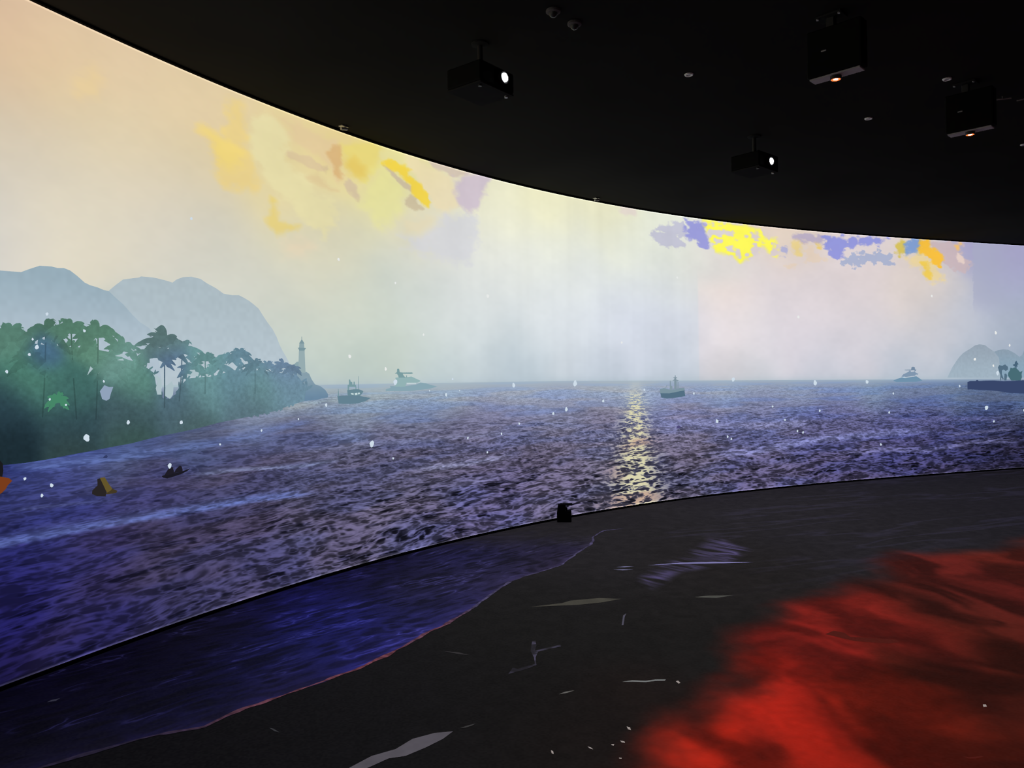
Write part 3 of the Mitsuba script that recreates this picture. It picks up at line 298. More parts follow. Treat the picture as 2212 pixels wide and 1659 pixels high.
def on_wall(polys, off, step=0.12):
    """polygons in (along, up) laid on the curved wall: (mesh, uv)"""
    V, Fc, n = [], [], 0
    shape = unary_union([p if isinstance(p, shapely.Geometry) else Polygon(p).buffer(0) for p in polys])
    shape = shape.intersection(sbox(S0, PICTURE_LOW, S1, PICTURE_HIGH))
    a, _, b, _ = shape.bounds
    edges = np.arange(math.floor(a / step), math.ceil(b / step) + 1) * step
    for e in edges:
        piece = shape.intersection(sbox(e, -9, e + step, 9)) if len(edges) > 2 else shape
        for g in getattr(piece, 'geoms', [piece]):
            if g.geom_type != 'Polygon' or g.area < 1e-9: continue
            v, f = trimesh.creation.triangulate_polygon(g, engine='earcut')
            V.append(v); Fc.append(f + n); n += len(v)
        if len(edges) <= 2: break
    V, Fc = np.vstack(V), np.vstack(Fc)
    t = V[Fc]; area = np.cross(t[:, 1] - t[:, 0], t[:, 2] - t[:, 0])
    Fc = np.where((area < 0)[:, None], Fc[:, ::-1], Fc)
    P = np.c_[at_wall(V[:, 0], off), V[:, 1]]
    return trimesh.Trimesh(P, Fc, process=False), V
def wall_grid(z0, z1, off, nz=1, ds=0.1, s0=None, s1=None):
    ss = np.linspace(S0 if s0 is None else s0, S1 if s1 is None else s1, int((S1 - S0) / ds) + 1); zz = np.linspace(0, 1, nz + 1)
    U = np.array([[s, z0 + ((z1(s) if callable(z1) else z1) - z0) * k] for k in zz for s in ss]); n = len(ss)
    f = [(j * n + i, j * n + i + 1, (j + 1) * n + i + 1, (j + 1) * n + i) for j in range(nz) for i in range(n - 1)]
    f = np.array(f); f = np.vstack([f[:, [0, 1, 2]], f[:, [0, 2, 3]]])
    return trimesh.Trimesh(np.c_[at_wall(U[:, 0], off), U[:, 1]], f, process=False), U
def wall_bar(z0, z1, o0, o1, ds=0.1):
    """a bar of rectangular section along the wall"""
    ss = np.linspace(S0, S1, int((S1 - S0) / ds) + 1); n = len(ss)
    ring = [(o0, z0), (o1, z0), (o1, z1), (o0, z1)]
    V = np.vstack([np.c_[at_wall(ss, o), np.full(n, z)] for o, z in ring])
    f = []
    for k in range(4):
        a, b = k * n, ((k + 1) % 4) * n
        for i in range(n - 1): f += [(a + i, a + i + 1, b + i + 1), (a + i, b + i + 1, b + i)]
    for e in (0, n - 1): f += [(e, n + e, 2 * n + e), (e, 2 * n + e, 3 * n + e)]
    m = trimesh.Trimesh(V, f, process=False); m.fix_normals(); return m
def on_floor(shape, z, step=0.0, dist=None):
    """a polygon in floor metres as a sheet just above the floor; uv.x = signed distance to dist (inside positive)"""
    V, Fc, n = [], [], 0
    cells = [shape]
    if step:
        a, b, c, d = shape.bounds
        cells = [shape.intersection(sbox(x, y, x + step, y + step)) for x in np.arange(a, c, step) for y in np.arange(b, d, step)]
    for cell in cells:
        for g in getattr(cell, 'geoms', [cell]):
            if g.geom_type != 'Polygon' or g.area < 1e-8: continue
            v, f = trimesh.creation.triangulate_polygon(g, engine='earcut')
            V.append(v); Fc.append(f + n); n += len(v)
    V, Fc = np.vstack(V), np.vstack(Fc)
    t = V[Fc]; area = np.cross(t[:, 1] - t[:, 0], t[:, 2] - t[:, 0])
    Fc = np.where((area < 0)[:, None], Fc[:, ::-1], Fc)
    if dist is None: U = V.copy()
    else:
        edge, inside = dist
        pts = shapely.points(V)
        u = shapely.distance(edge, pts)
        if inside is not None: u = np.where(shapely.contains(inside, pts), u, -u)
        U = np.c_[u, V[:, 0]]
    return trimesh.Trimesh(np.c_[V, np.full(len(V), z)], Fc, process=False), U

# ------------------------------------------------------------------ materials
scene['screen_black'] = {'type': 'diffuse', 'reflectance': rgb([0, 0, 0])}
scene['wall_paint'] = {'type': 'twosided', 'bsdf': {'type': 'diffuse', 'reflectance': rgb([.03, .03, .032])}}
scene['ceiling_paint'] = {'type': 'twosided', 'bsdf': {'type': 'diffuse', 'reflectance': mikit.proc(lambda p, n, uv: mi.Color3f(0.0245, 0.0240, 0.0230) * (0.85 + 0.3 * mikit.fbm(p.x * 1.3, p.y * 1.3, 0.0)))}}
scene['floor_carpet'] = {'type': 'twosided', 'bsdf': {'type': 'diffuse', 'reflectance': mikit.proc(lambda p, n, uv: mi.Color3f(0.027, 0.026, 0.027) * (0.7 + 0.6 * mikit.noise(p.x * 90, p.y * 90)))}}
scene['trim_black'] = {'type': 'twosided', 'bsdf': {'type': 'diffuse', 'reflectance': rgb([.012, .012, .012])}}
scene['black_case'] = {'type': 'twosided', 'bsdf': {'type': 'principled', 'base_color': rgb([.004, .004, .004]), 'roughness': 0.8, 'specular': 0.12}}
scene['dull_black'] = {'type': 'twosided', 'bsdf': {'type': 'diffuse', 'reflectance': rgb([.03, .03, .03])}}
scene['sensor_grey'] = {'type': 'twosided', 'bsdf': {'type': 'diffuse', 'reflectance': rgb([.14, .13, .13])}}
scene['grey_case'] = {'type': 'twosided', 'bsdf': {'type': 'principled', 'base_color': rgb([.42, .39, .40]), 'roughness': 0.6, 'specular': 0.3}}
scene['dark_metal'] = {'type': 'twosided', 'bsdf': {'type': 'principled', 'base_color': rgb([.03, .03, .03]), 'roughness': 0.5, 'metallic': 0.2}}
scene['grey_metal'] = {'type': 'twosided', 'bsdf': {'type': 'principled', 'base_color': rgb([.35, .34, .34]), 'roughness': 0.45, 'metallic': 0.3}}
scene['white_enamel'] = {'type': 'twosided', 'bsdf': {'type': 'principled', 'base_color': rgb([.86, .85, .83]), 'roughness': 0.5}}

# ------------------------------------------------------------------ the picture's colours (sRGB values mixed, then made linear)
def to_linear(c):
    c = mi.Color3f(dr.maximum(c, 0.0))
    return dr.select(c < 0.04045, c / 12.92, dr.power((c + 0.055) / 1.055, 2.4))
def patches(table, s, z):
    acc, tot = mi.Color3f(0.0), mi.Float(0.0)
    for s0, z0, a, b, r, g, bl in table:
        d = dr.square((s - s0) / a) + dr.square((z - z0) / b)
        w = dr.exp(-0.5 * d) + 1e-6 / (1 + d)
        acc += mi.Color3f(r / 255, g / 255, bl / 255) * w; tot += w
    return acc / tot
def col(r, g, b): return mi.Color3f(r / 255, g / 255, b / 255)

def inside_distance(outline, kx, kz, s, z):
    """signed distance to a polygon, inside positive, lengths in units of (kx, kz)"""
    best, inside = mi.Float(1e9), mi.Float(1.0)
    for (x0, y0), (x1, y1) in zip(outline, outline[1:] + outline[:1]):
        ax, ay = (s - x0) / kx, (z - y0) / kz; ex, ey = (x1 - x0) / kx, (y1 - y0) / kz
        t = dr.clip((ax * ex + ay * ey) / (ex * ex + ey * ey), 0, 1)
        best = dr.minimum(best, dr.square(ax - ex * t) + dr.square(ay - ey * t))
        if abs(y1 - y0) > 1e-9:
            cross = ((z >= y0) != (z >= y1)) & (s < x0 + (z - y0) * ((x1 - x0) / (y1 - y0)))
            inside = dr.select(cross, -inside, inside)
    return -inside * dr.sqrt(best)
def sky_fn(p, n, uv):
    s, z = uv.x, uv.y
    w1 = mikit.fbm(s * 1.6, z * 2.2, 3.0, octaves=3) - 0.5; w2 = mikit.fbm(s * 1.6, z * 2.2, 31.0, octaves=3) - 0.5
    c = patches(SKY, s + 0.35 * w1, z + 0.25 * w2)
    ragged = mikit.fbm(s * 9, z * 16, 5.0, octaves=4) - 0.5
    for outline, kx, kz, rgb_, al, soft, nz in CLOUD:
        d = inside_distance(outline, kx, kz, s, z) + nz * (2.0 * w1 + 3.4 * ragged)
        c = mikit.mix(c, col(*rgb_), al * mikit.smoothstep(-soft, soft, d))
    # the bright gold filigree of cloud near the middle of the upper edge
    near = mikit.smoothstep(-5, 7, inside_distance(GOLD[0], GOLD[1], GOLD[2], s, z) + 8 * (w1 + ragged))
    web = dr.abs(mikit.fbm(s * 5.5, z * 9, 8.0, octaves=3) - 0.5)
    c = mikit.mix(c, col(208, 198, 208), 0.45 * near)
    c = mikit.mix(c, col(253, 248, 92), near * (1 - mikit.smoothstep(0.08, 0.20, web)))
    above = dr.maximum(z - HORIZON + HORIZON_DROP * dr.maximum(s - 1.0, 0.0), 0.0)
    c = mikit.mix(c, col(172, 189, 200), 0.55 * dr.exp(-above / 0.05))
    # soft upright shafts of light, the overlap of two projectors, and the fluff of the painted sky
    c *= 1 + 0.03 * (mikit.fbm(s * 7, z * 0.25, 2.0) - 0.5) * mikit.smoothstep(-1.5, -0.5, s) * (1 - mikit.smoothstep(3.2, 3.5, s)) + 0.05 * w2 + 0.02 * ragged
    c = mikit.mix(c, c * mi.Color3f(1.035, 1.0, 0.99), mikit.smoothstep(SEAM_1 - .02, SEAM_1 + .02, s) * (1 - mikit.smoothstep(SEAM_1 + .5, SEAM_1 + 1.6, s)) * (1 - mikit.smoothstep(2.9, 3.3, z)))
    right = mikit.smoothstep(SEAM_2 - .01, SEAM_2 + .03, s + 0.12 * ragged) * (1 - mikit.smoothstep(SEAM_2 + .2, SEAM_2 + 1.2, s)) * mikit.smoothstep(2.6, 3.1, z)
    c = mikit.mix(c, col(168, 172, 196), 0.65 * right)
    c = mikit.mix(c, c * 1.06 + 0.05, mikit.smoothstep(PICTURE_HIGH - .016, PICTURE_HIGH - .006, z))
    return to_linear(c)

def bands(s, z):
    total = mi.Float(0.0); tint = mi.Color3f(0.0)
    for pts, w, c, al in FOAM:
        for i, ((sa, za), (sb, zb)) in enumerate(zip(pts[:-1], pts[1:])):
            t = (s - sa) / (sb - sa); zc = za + (zb - za) * t
            d = (z - zc) / w
            k = dr.select((t >= 0) & (t < 1), al * dr.exp(-dr.square(d) * dr.select(d < 0, 2.2, 0.6)), 0.0)
            if i == 0: k = k * mikit.smoothstep(0.0, 0.5, t)
            if i == len(pts) - 2: k = k * mikit.smoothstep(1.0, 0.4, t)
            tint = dr.maximum(tint, mi.Color3f(c[0] / 255, c[1] / 255, c[2] / 255) * k); total = dr.maximum(total, k)
    return total, tint / dr.maximum(total, 1e-4)
def sea_fn(p, n, uv):
    s, z = uv.x, uv.y
    t = dr.maximum(HORIZON - HORIZON_DROP * dr.maximum(s - 1.0, 0.0) - z, 0.0)
    Y = 95 * dr.log(t + 0.30)
    swell = mikit.fbm(s * 1.1, Y * 0.07, 4.0, octaves=2) - 0.5
    Yw = Y + 6.0 * swell + 1.1 * mikit.noise(s * 4.5, Y * 0.22, 9.0)
    def wavelets(f, seed):
        body = mikit.fbm(s * f + 0.06 * Yw, Yw * 0.62, seed, octaves=3)
        lines = 1 - 2.2 * dr.abs(mikit.fbm(s * f * 1.5 - 0.10 * Yw, Yw * 0.85, seed + 60.0, octaves=2) - 0.5)
        return 0.62 * body + 0.38 * (lines - 0.22), mikit.noise(s * f * 0.6 - 0.04 * Yw, Yw * 0.5, seed + 40.0)
    k1, k2 = mikit.smoothstep(0.45, 1.3, t), mikit.smoothstep(0.10, 0.5, t)
    n1, a1 = wavelets(6.6, 1.0); n2, a2 = wavelets(11.0, 12.0); n3, a3 = wavelets(19.0, 22.0)
    fine = dr.lerp(dr.lerp(n3, n2, k2), n1, k1)
    broad = dr.lerp(dr.lerp(a3, a2, k2), a1, k1)
    crest = mikit.smoothstep(0.34, 0.64, fine)
    dark = 1 - mikit.smoothstep(0.20, 0.40, 0.6 * broad + 0.4 * fine)
    c = patches(SEA, s + 0.5 * swell, z)
    hue = mikit.fbm(s * 1.3, Y * 0.10, 14.0, octaves=2)
    c = mikit.mix(c * mi.Color3f(0.95, 0.98, 1.05), c * mi.Color3f(1.05, 1.0, 0.97), mikit.smoothstep(0.32, 0.66, hue))
    amp = 0.20 * mikit.smoothstep(0.02, 0.15, t) + 0.72 * mikit.smoothstep(0.15, 1.2, t)
    k, tint = bands(s, z + 0.03 * swell + 0.012 * (fine - 0.5))
    c = mikit.mix(c, tint * (0.86 + 0.28 * fine), k * (0.72 + 0.28 * crest)); amp *= 1 - 0.55 * k
    c *= 0.965 - 0.10 * amp + amp * (1 - 0.3 * mikit.smoothstep(-2.5, -4.5, s)) * (0.74 * (crest - 0.48) - 0.34 * dark + 0.20 * mikit.smoothstep(0.58, 0.74, fine))
    c = mikit.mix(c, c * mi.Color3f(0.85, 0.88, 1.02), dark * amp)
    c = mikit.mix(c, mi.Color3f(dr.sum(c) / 3), 0.24)
    # the sun's glitter path
    w = 0.11 + 0.30 * t
    path = dr.exp(-dr.square((s - (2.165 - 0.02 * t)) / w * 1.05))
    sparkle = mikit.smoothstep(0.50, 0.64, fine + 0.07 * path - 0.10 * dark)
    c = mikit.mix(c, mikit.mix(col(196, 198, 196), mikit.mix(col(228, 222, 176), col(206, 176, 150), mikit.smoothstep(0.55, 0.75, hue)), mikit.smoothstep(0.0, 0.35, t)), dr.clip(path * 1.12, 0, 1) * dr.lerp(mi.Float(0.55), 0.9 * sparkle, mikit.smoothstep(0.02, 0.25, t)))
    c = mikit.mix(c, col(168, 186, 198), 0.80 * dr.exp(-t / 0.055))
    c = mikit.mix(c, c * 1.1 + 0.16, 0.8 * (1 - mikit.smoothstep(PICTURE_LOW + .004, PICTURE_LOW + .016, z)))
    return to_linear(c)

def hill_fn(top, low, z0, z1):
    def fn(p, n, uv):
        k = mikit.smoothstep(z0, z1, uv.y)
        return to_linear(mikit.mix(col(*low), col(*top), k) * (0.985 + 0.03 * mikit.noise(uv.x * 30, uv.y * 30)))
    return fn
def land_fn(gain, grain=0.14):
    def fn(p, n, uv):
        c = patches(LAND, uv.x, uv.y) * gain
        return to_linear(c * (1 - grain / 2 + grain * mikit.fbm(uv.x * 40, uv.y * 46, 2.0)))
    return fn
TEX = {'sky': mikit.proc(sky_fn), 'sea': mikit.proc(sea_fn),
    'hill_near': mikit.proc(hill_fn((150, 172, 184), (176, 192, 204), 1.9, 2.45)), 'hill_far': mikit.proc(hill_fn((172, 187, 194), (182, 197, 206), 1.8, 2.45)),
    'hill_right': mikit.proc(hill_fn((150, 164, 178), (160, 178, 192), 1.7, 2.2)), 'hill_right_far': mikit.proc(hill_fn((140, 158, 174), (138, 166, 186), 1.7, 2.15)),
    'headland': mikit.proc(hill_fn((136, 160, 172), (104, 134, 160), 1.52, 1.78)),
    'land': mikit.proc(land_fn(1.0, .18)), 'palm': mikit.proc(land_fn(0.95)), 'palm_dark': mikit.proc(land_fn(0.90)), 'palm_light': mikit.proc(land_fn(1.0)), 'trunk': mikit.proc(land_fn(0.85))}

# ------------------------------------------------------------------ structure: curved wall with the projected seascape, floor, ceiling, dark walls behind
m, U = wall_grid(FLOOR_Z, CEILING_Z, 0.0, 2)
obj('wall_front', m, 'wall_paint', smooth=True); tag('wall_front', 'tall curved wall covered by a glowing projected seascape', kind='structure')
WF = 'wall_front'
m, U = wall_grid(1.45, PICTURE_HIGH, 0.004, 4)
obj('sky', m, 'screen_black', WF, 'projected pale sky with yellow clouds and lilac patches', smooth=True, uv=U, emitter=glow(TEX['sky']))
m, U = wall_grid(PICTURE_LOW, lambda s: HORIZON - HORIZON_DROP * max(s - 1.0, 0.0), 0.006, 3)
obj('sea', m, 'screen_black', WF, 'projected rough violet sea with foam bands and a glitter path', smooth=True, uv=U, emitter=glow(TEX['sea']))
def pictured(name, outlines, off, tex, label=None, parent=WF):
    m, U = on_wall(outlines, off)
    return obj(name, m, 'screen_black', parent, label, uv=U, emitter=glow(TEX[tex] if isinstance(tex, str) else rgb(lin(tex))))
O = OUTLINE
pictured('mountain', O['hill_b'], .008, 'hill_far', 'paler rounded blue mountain behind the lighthouse')
pictured('mountain', O['hill_a'], .010, 'hill_near', 'darker blue mountain at the left edge')
pictured('mountain', O['hill_d'], .008, 'hill_right_far', 'low hazy hill at the right edge')
pictured('mountain', O['hill_c'], .010, 'hill_right', 'small hazy dome-shaped hill on the right')
hd = pictured('headland', O['headland'], .011, 'headland', 'blue-grey rocky point under the lighthouse')
lh = pictured('lighthouse', O['tower'], .013, (150, 172, 176), 'slim grey lighthouse on the rocky point')
pictured('gallery', O['gallery'], .015, (122, 150, 158), None, lh); pictured('lantern_room', O['lantern'], .015, (140, 164, 170), None, lh); pictured('roof', O['cap'], .016, (124, 150, 158), None, lh)
pictured('keeper_house', O['keeper_house'], .012, (140, 166, 172), 'small house beside the lighthouse')
b = pictured('fishing_boat', O['hull1'], .009, (100, 130, 146), 'dim fishing boat next to the rocky point')
pictured('cabin', O['cabin1'], .011, (104, 136, 148), None, b)
for w in O['window1']: pictured('window', [w], .013, (196, 216, 218), None, b)
pictured('rigging', O['rig1'], .011, (120, 154, 160), None, b); pictured('mast', O['mast1'], .012, (116, 148, 156), None, b)
b = pictured('motor_yacht', O['hull3'], .009, (136, 166, 178), 'hazy motor yacht with a flat roof arch')
pictured('deckhouse', O['deck3'], .011, (146, 178, 180), None, b); pictured('roof_arch', O['arch3'], .012, (122, 156, 160), None, b); pictured('window', O['window3'], .013, (196, 212, 216), None, b)
b = pictured('fishing_boat', O['hull2'], .009, (84, 112, 132), 'grey fishing boat right of the glitter path')
pictured('bulwark', O['bulwark2'], .011, (124, 148, 160), None, b); pictured('mast', O['mast2'], .012, (128, 148, 160), None, b); pictured('funnel', O['funnel2'], .012, (132, 152, 164), None, b)
b = pictured('motor_yacht', O['hull4'], .009, (112, 146, 172), 'small yacht near the right edge')
pictured('deckhouse', O['deck4'], .011, (128, 150, 174), None, b); pictured('roof_arch', O['arch4'], .012, (116, 138, 162), None, b); pictured('window', O['window4'], .013, (190, 210, 226), None, b)
bk = pictured('shore_bank', O['bank'], .012, (56, 70, 106), 'dark blue bank at the right edge')
pictured('tree', O['bank_tree'], .013, (84, 110, 130), None, bk); pictured('bush', O['bank_bush'], .014, (72, 108, 118), None, bk); pictured('palm_tree', O['bank_palm'], .013, (72, 100, 122), None, bk)

# palms and bushes of the pictured shore
def frond(a, length, droop, width, seed):
    r = random.Random(seed); n = 9; pts = []
    for i in range(n + 1):
        t = i / n
        pts.append(np.array([math.cos(a) * length * t, math.sin(a) * length * t - droop * t * t]))
    up, lo = [], []
    for i, q in enumerate(pts):
        d = pts[min(i + 1, n)] - pts[max(i - 1, 0)]; d /= np.linalg.norm(d) + 1e-9; nn = np.array([-d[1], d[0]])
        if nn[1] < 0: nn = -nn
        w = width * math.sin(math.pi * min(1, 0.12 + 0.86 * i / n)) ** 0.7
        up.append(q + nn * w * 0.35); lo.append(q - nn * w * (0.5 + r.random() * 0.9) + d * w * (0.6 if i % 2 else 0.1))
    return Polygon(np.vstack([up, lo[::-1]])).buffer(0)
def crown(cx, cz, rx, rz, seed):
    r = random.Random(seed); parts = []
    n = 11
    for i in range(n):
        a = math.radians(-32 + 244 * i / (n - 1) + r.uniform(-9, 9))
        parts.append(frond(a, r.uniform(.82, 1.05), r.uniform(.35, .75) * (0.5 + abs(math.cos(a))), r.uniform(.2, .3), seed * 50 + i))
    parts.append(Polygon([(math.cos(k) * .34, math.sin(k) * .3 - .12) for k in np.linspace(0, 6.283, 12)[:-1]]))
    u = unary_union(parts).simplify(.012)
    return shapely.affinity.translate(shapely.affinity.scale(u, rx, rz * 1.1, origin=(0, 0)), cx, cz)
mass = Polygon(O['bush_mass'][0]).buffer(0)
leaves = []
top = O['bush_mass'][0][:26]
for (sa, za), (sb, zb) in zip(top[:-1], top[1:]):
    for k in range(max(2, int(abs(sb - sa) / 0.035))):
        t = random.random(); cx, cz = sa + (sb - sa) * t, za + (zb - za) * t
        a = random.uniform(.4, 2.7); L = random.uniform(.02, .055)
        leaves.append(shapely.affinity.rotate(shapely.affinity.scale(Point(cx + math.cos(a) * L * .7, cz + math.sin(a) * L * .6).buffer(L, 3), 1.0, .28), math.degrees(a)))
pictured('shore_bushes', [unary_union([mass] + leaves)], .013, 'land', 'green hazy bushes along the left shore')
order = sorted(PALMS, key=lambda q: (q[6] in (4, 5, 10, 11, 12, 20, 21)) * -1)
for k, (cx, cz, rx, rz, fx, fz, seed) in enumerate(order):
    tone = ('palm', 'palm_dark', 'palm_light')[seed % 3]
    pt = pictured('palm_tree', [crown(cx, cz, rx, rz, seed + 3)], .016 + .0004 * k, tone)
    w = .004 + .004 * rx
    n = 6; xs = [cx + (fx - cx) * (i / n) ** 1.6 for i in range(n + 1)]; zs = [cz + (fz - cz) * i / n for i in range(n + 1)]
    line = LineString(list(zip(xs, zs))).buffer(w, 2)
    if seed in (1, 2, 3, 7, 8, 13, 16): pictured('trunk', [line], .0148, 'trunk', None, pt)
pictured('glade_light', O['light_hole'], .0150, (144, 162, 186), 'pale lilac gap of light among the bushes')
for q in O['gaps']: pictured('sky_gap', [q], .0142, (172, 192, 198))
tc = np.mean(O['bright_tuft'][0], axis=0)
pictured('leaf_tuft', [crown(tc[0], tc[1] + .01, .085, .06, 77)], .0150, (70, 134, 104), 'bright green leaf tuft')
# pictured craft and people near the left shore
b = pictured('kayak', O['kayak_hull'], .009, (26, 25, 34), 'dark kayak with two paddlers')
for q in O['kayaker']: pictured('paddler', [q], .010, (30, 28, 38), None, b)
b = pictured('float_wedge', O['wedge_dark'], .009, (40, 36, 36), 'dark floating wedge with an ochre side')
pictured('ochre_side', O['wedge_yellow'], .010, (98, 84, 42), None, b); pictured('skirt', O['wedge_base'], .010, (66, 56, 36), None, b)
b = pictured('raft', O['raft'], .015, (120, 60, 28), 'orange raft cut by the left edge')
pictured('rider', O['rider'], .016, (26, 26, 30), None, b)
pictured('rock', O['rock_small'], .009, (50, 60, 100), 'tiny dark rock near the shore'); pictured('float', O['float_small'], .009, (78, 74, 122), 'tiny dark float')
for k, (cs, cz, r) in enumerate(SPECKS):
    r *= .82
    pl = Polygon([(cs + r * (1 + .18 * math.sin(3 * a + k)) * math.cos(a), cz + r * 1.08 * (1 + .18 * math.sin(2 * a + 2 * k)) * math.sin(a)) for a in np.linspace(0, 2 * math.pi, 12)[:-1]])
    hazy = cz > 1.75 and cs > -3.6
    pictured('light_speck', [pl], .026, (232, 234, 232) if hazy else (206, 220, 232))

obj('trim_1', wall_bar(PICTURE_HIGH + .003, CEILING_Z - .002, 0.002, .02), 'trim_black'); tag('trim_1', 'thin black trim along the top of the curved screen', kind='structure')
obj('baseboard_front', wall_bar(FLOOR_Z + .001, PICTURE_LOW - .002, 0.002, .016), 'trim_black'); tag('baseboard_front', 'low black strip where the screen meets the floor', kind='structure')

BACK = [tuple(at_wall(S1)), (20.5, 6.0), (20.0, -5.0), (3.0, -7.5), tuple(at_wall(S0) + np.array([-.02, -2.2])), tuple(at_wall(S0))]
outline = [tuple(q) for q in at_wall(np.linspace(S0, S1, 160))] + BACK[1:-1]
room = Polygon(outline)
for i, name in enumerate(['wall_right', 'wall_right_rear', 'wall_back', 'wall_left_rear', 'wall_left']):
    (x0, y0), (x1, y1) = BACK[i], BACK[i + 1]
    L = math.hypot(x1 - x0, y1 - y0); d = np.array([(x1 - x0) / L, (y1 - y0) / L])
    M = frame(((x0 + x1) / 2 + d[1] * -.05, (y0 + y1) / 2 + d[0] * .05, CEILING_Z / 2), [d[0], d[1], 0], [-d[1], d[0], 0], [0, 0, 1])
    obj(name, put(bx(L, .1, CEILING_Z), M), 'wall_paint'); tag(name, 'plain dark wall behind the viewer', kind='structure')

def floor_base(p):
    """the faint grey-brown sand that the overhead projectors throw on the carpet"""
    c = patches(SAND, p.x, p.y)
    a = p.x * 0.93 + p.y * 0.37; b = p.y * 0.93 - p.x * 0.37
    ripple = mikit.smoothstep(0.72, 1.0, 1 - 2.4 * dr.abs(mikit.fbm(a * 0.9, b * 5, 6.0, octaves=3) - 0.5)) * mikit.smoothstep(0.45, 0.75, mikit.noise(a * 0.6, b * 1.3, 2.0)) * mikit.smoothstep(5.5, 7.5, p.y)
    return c * (0.60 + 0.24 * mikit.fbm(p.x * 14, p.y * 14, 0.0, octaves=3)) + ripple * mi.Color3f(.032, .030, .055)
def floor_fn(p, n, uv): return to_linear(floor_base(p))
slab = trimesh.creation.extrude_polygon(room.buffer(.1), .1, engine='earcut'); slab.apply_translation([0, 0, -.1])
m, U = on_floor(room, 0.0, 1.0)
obj('floor', m, 'floor_carpet', uv=U, emitter=glow(mikit.proc(floor_fn))); tag('floor', 'dark carpeted floor lit by projected sand, water and red embers', kind='structure')
slab = trimesh.creation.extrude_polygon(room.buffer(.1), .1, engine='earcut'); slab.apply_translation([0, 0, CEILING_Z])
obj('ceiling', slab, 'ceiling_paint'); tag('ceiling', 'flat black ceiling', kind='structure')

# ------------------------------------------------------------------ the picture on the floor
shore = SHORE['shore'][0]
edge = LineString(shore)
send = 2.05
back = [tuple(q) for q in at_wall(np.linspace(send, -9.0, 60), .03)]
water = Polygon([tuple(q) for q in shore] + back).buffer(0)
def water_fn(p, n, uv):
    d = uv.x
    c = patches(WATER, p.x, p.y)
    # ripples run along the shore
    a = p.x * 0.72 + p.y * 0.69; b = p.x * -0.69 + p.y * 0.72
    wob = mikit.fbm(a * 1.2, b * 2.0, 3.0, octaves=2)
    r = 1 - 2.4 * dr.abs(mikit.fbm(a * 5 + 2 * wob, b * 16 + 3 * wob, 1.0, octaves=3) - 0.5)
    n2 = mikit.fbm(a * 3, b * 6, 7.0)
    c *= 0.50 + 0.48 * mikit.smoothstep(0.3, 1.0, r) * (0.3 + n2)
    lace = mikit.smoothstep(0.86, 0.97, r) * mikit.smoothstep(0.5, 0.75, n2)
    c += lace * mi.Color3f(.07, .07, .12) * mikit.smoothstep(0, .5, p.y / 8)
    c = mikit.mix(c, c * 1.15 + mi.Color3f(.05, .04, .07), dr.exp(-d / 0.10) * 0.8)
    c = mikit.mix(c, floor_base(p), mikit.smoothstep(7.4, 8.7, p.y + 0.6 * (n2 - 0.5)))
    return to_linear(c)
m, U = on_floor(water, .0015, .2, (edge, None))
obj('shallow_water', m, 'floor_carpet', 'floor', 'projected dark blue shallow water beside the screen', uv=U, emitter=glow(mikit.proc(water_fn)))
ts = np.arange(0, edge.length, .02); fx = np.array([edge.interpolate(t).coords[0] for t in ts])
fd = np.gradient(fx, axis=0); fd /= np.linalg.norm(fd, axis=1, keepdims=True); fn_ = np.c_[-fd[:, 1], fd[:, 0]]
def wavy(seed, f): return mikit.meshkit.fbm(np.c_[ts * f, ts * 0, ts * 0 + seed], 3)[:, None]
mid = fx + fn_ * .05 * (wavy(3.5, 4.0) - .5); half = .004 + .020 * np.maximum(wavy(9.5, 7.0) - .32, 0) * 1.6
foam = unary_union([Polygon([mid[i] - fn_[i] * half[i], mid[i + 1] - fn_[i + 1] * half[i + 1], mid[i + 1] + fn_[i + 1] * half[i + 1], mid[i] + fn_[i] * half[i]]).buffer(.0008, 1) for i in range(len(ts) - 1)])
def foam_fn(p, n, uv):
    pink = mikit.smoothstep(3.6, 4.1, p.y) * (1 - mikit.smoothstep(5.2, 5.8, p.y))
    pink *= 0.45 + 0.9 * mikit.noise(p.x * 3, p.y * 3)
    c = mikit.mix(mikit.mix(col(30, 25, 42), col(62, 57, 84), mikit.smoothstep(3.2, 5.4, p.y)), col(94, 53, 62), dr.clip(pink, 0, 1))
    return to_linear(c * (0.7 + 0.6 * mikit.noise(p.x * 40, p.y * 40)))
m, U = on_floor(foam, .003)
obj('foam_line', m, 'floor_carpet', 'floor', 'thin pinkish violet foam edge of the shallow water', uv=U, emitter=glow(mikit.proc(foam_fn)))
def emitting(name, outlines, z, fn_or_col, label=None):
    for o in outlines:
        m, U = on_floor(Polygon(o).buffer(0), z)
        obj(name, m, 'floor_carpet', 'floor', label, uv=U, emitter=glow(mikit.proc(fn_or_col) if callable(fn_or_col) else rgb(lin(fn_or_col))))
cols = [(84, 80, 88), (62, 60, 54), (72, 72, 68)]
labs = ['large pale grey lens-shaped light patch at the bottom', 'long olive-grey light patch on the sand', 'small grey light patch before the red glow']
for o, c, l in zip(SHORE['patch'], cols, labs):
    def patch_fn(p, n, uv, c=c): return to_linear(col(*c) * (0.86 + 0.28 * mikit.fbm(p.x * 9, p.y * 9, 1.0)))
    emitting('light_patch', [o], .002, patch_fn, l)
for o, c in zip(SHORE['streak'], [(122, 118, 168), (100, 98, 128), (96, 94, 124), (110, 112, 112), (54, 53, 54), (92, 90, 88), (46, 46, 60), (50, 50, 54), (74, 72, 86), (48, 46, 48)]): emitting('light_streak', [o], .0025, c)
for o in SHORE['chip']: emitting('bright_chip', [o], .0045, (150, 140, 136))
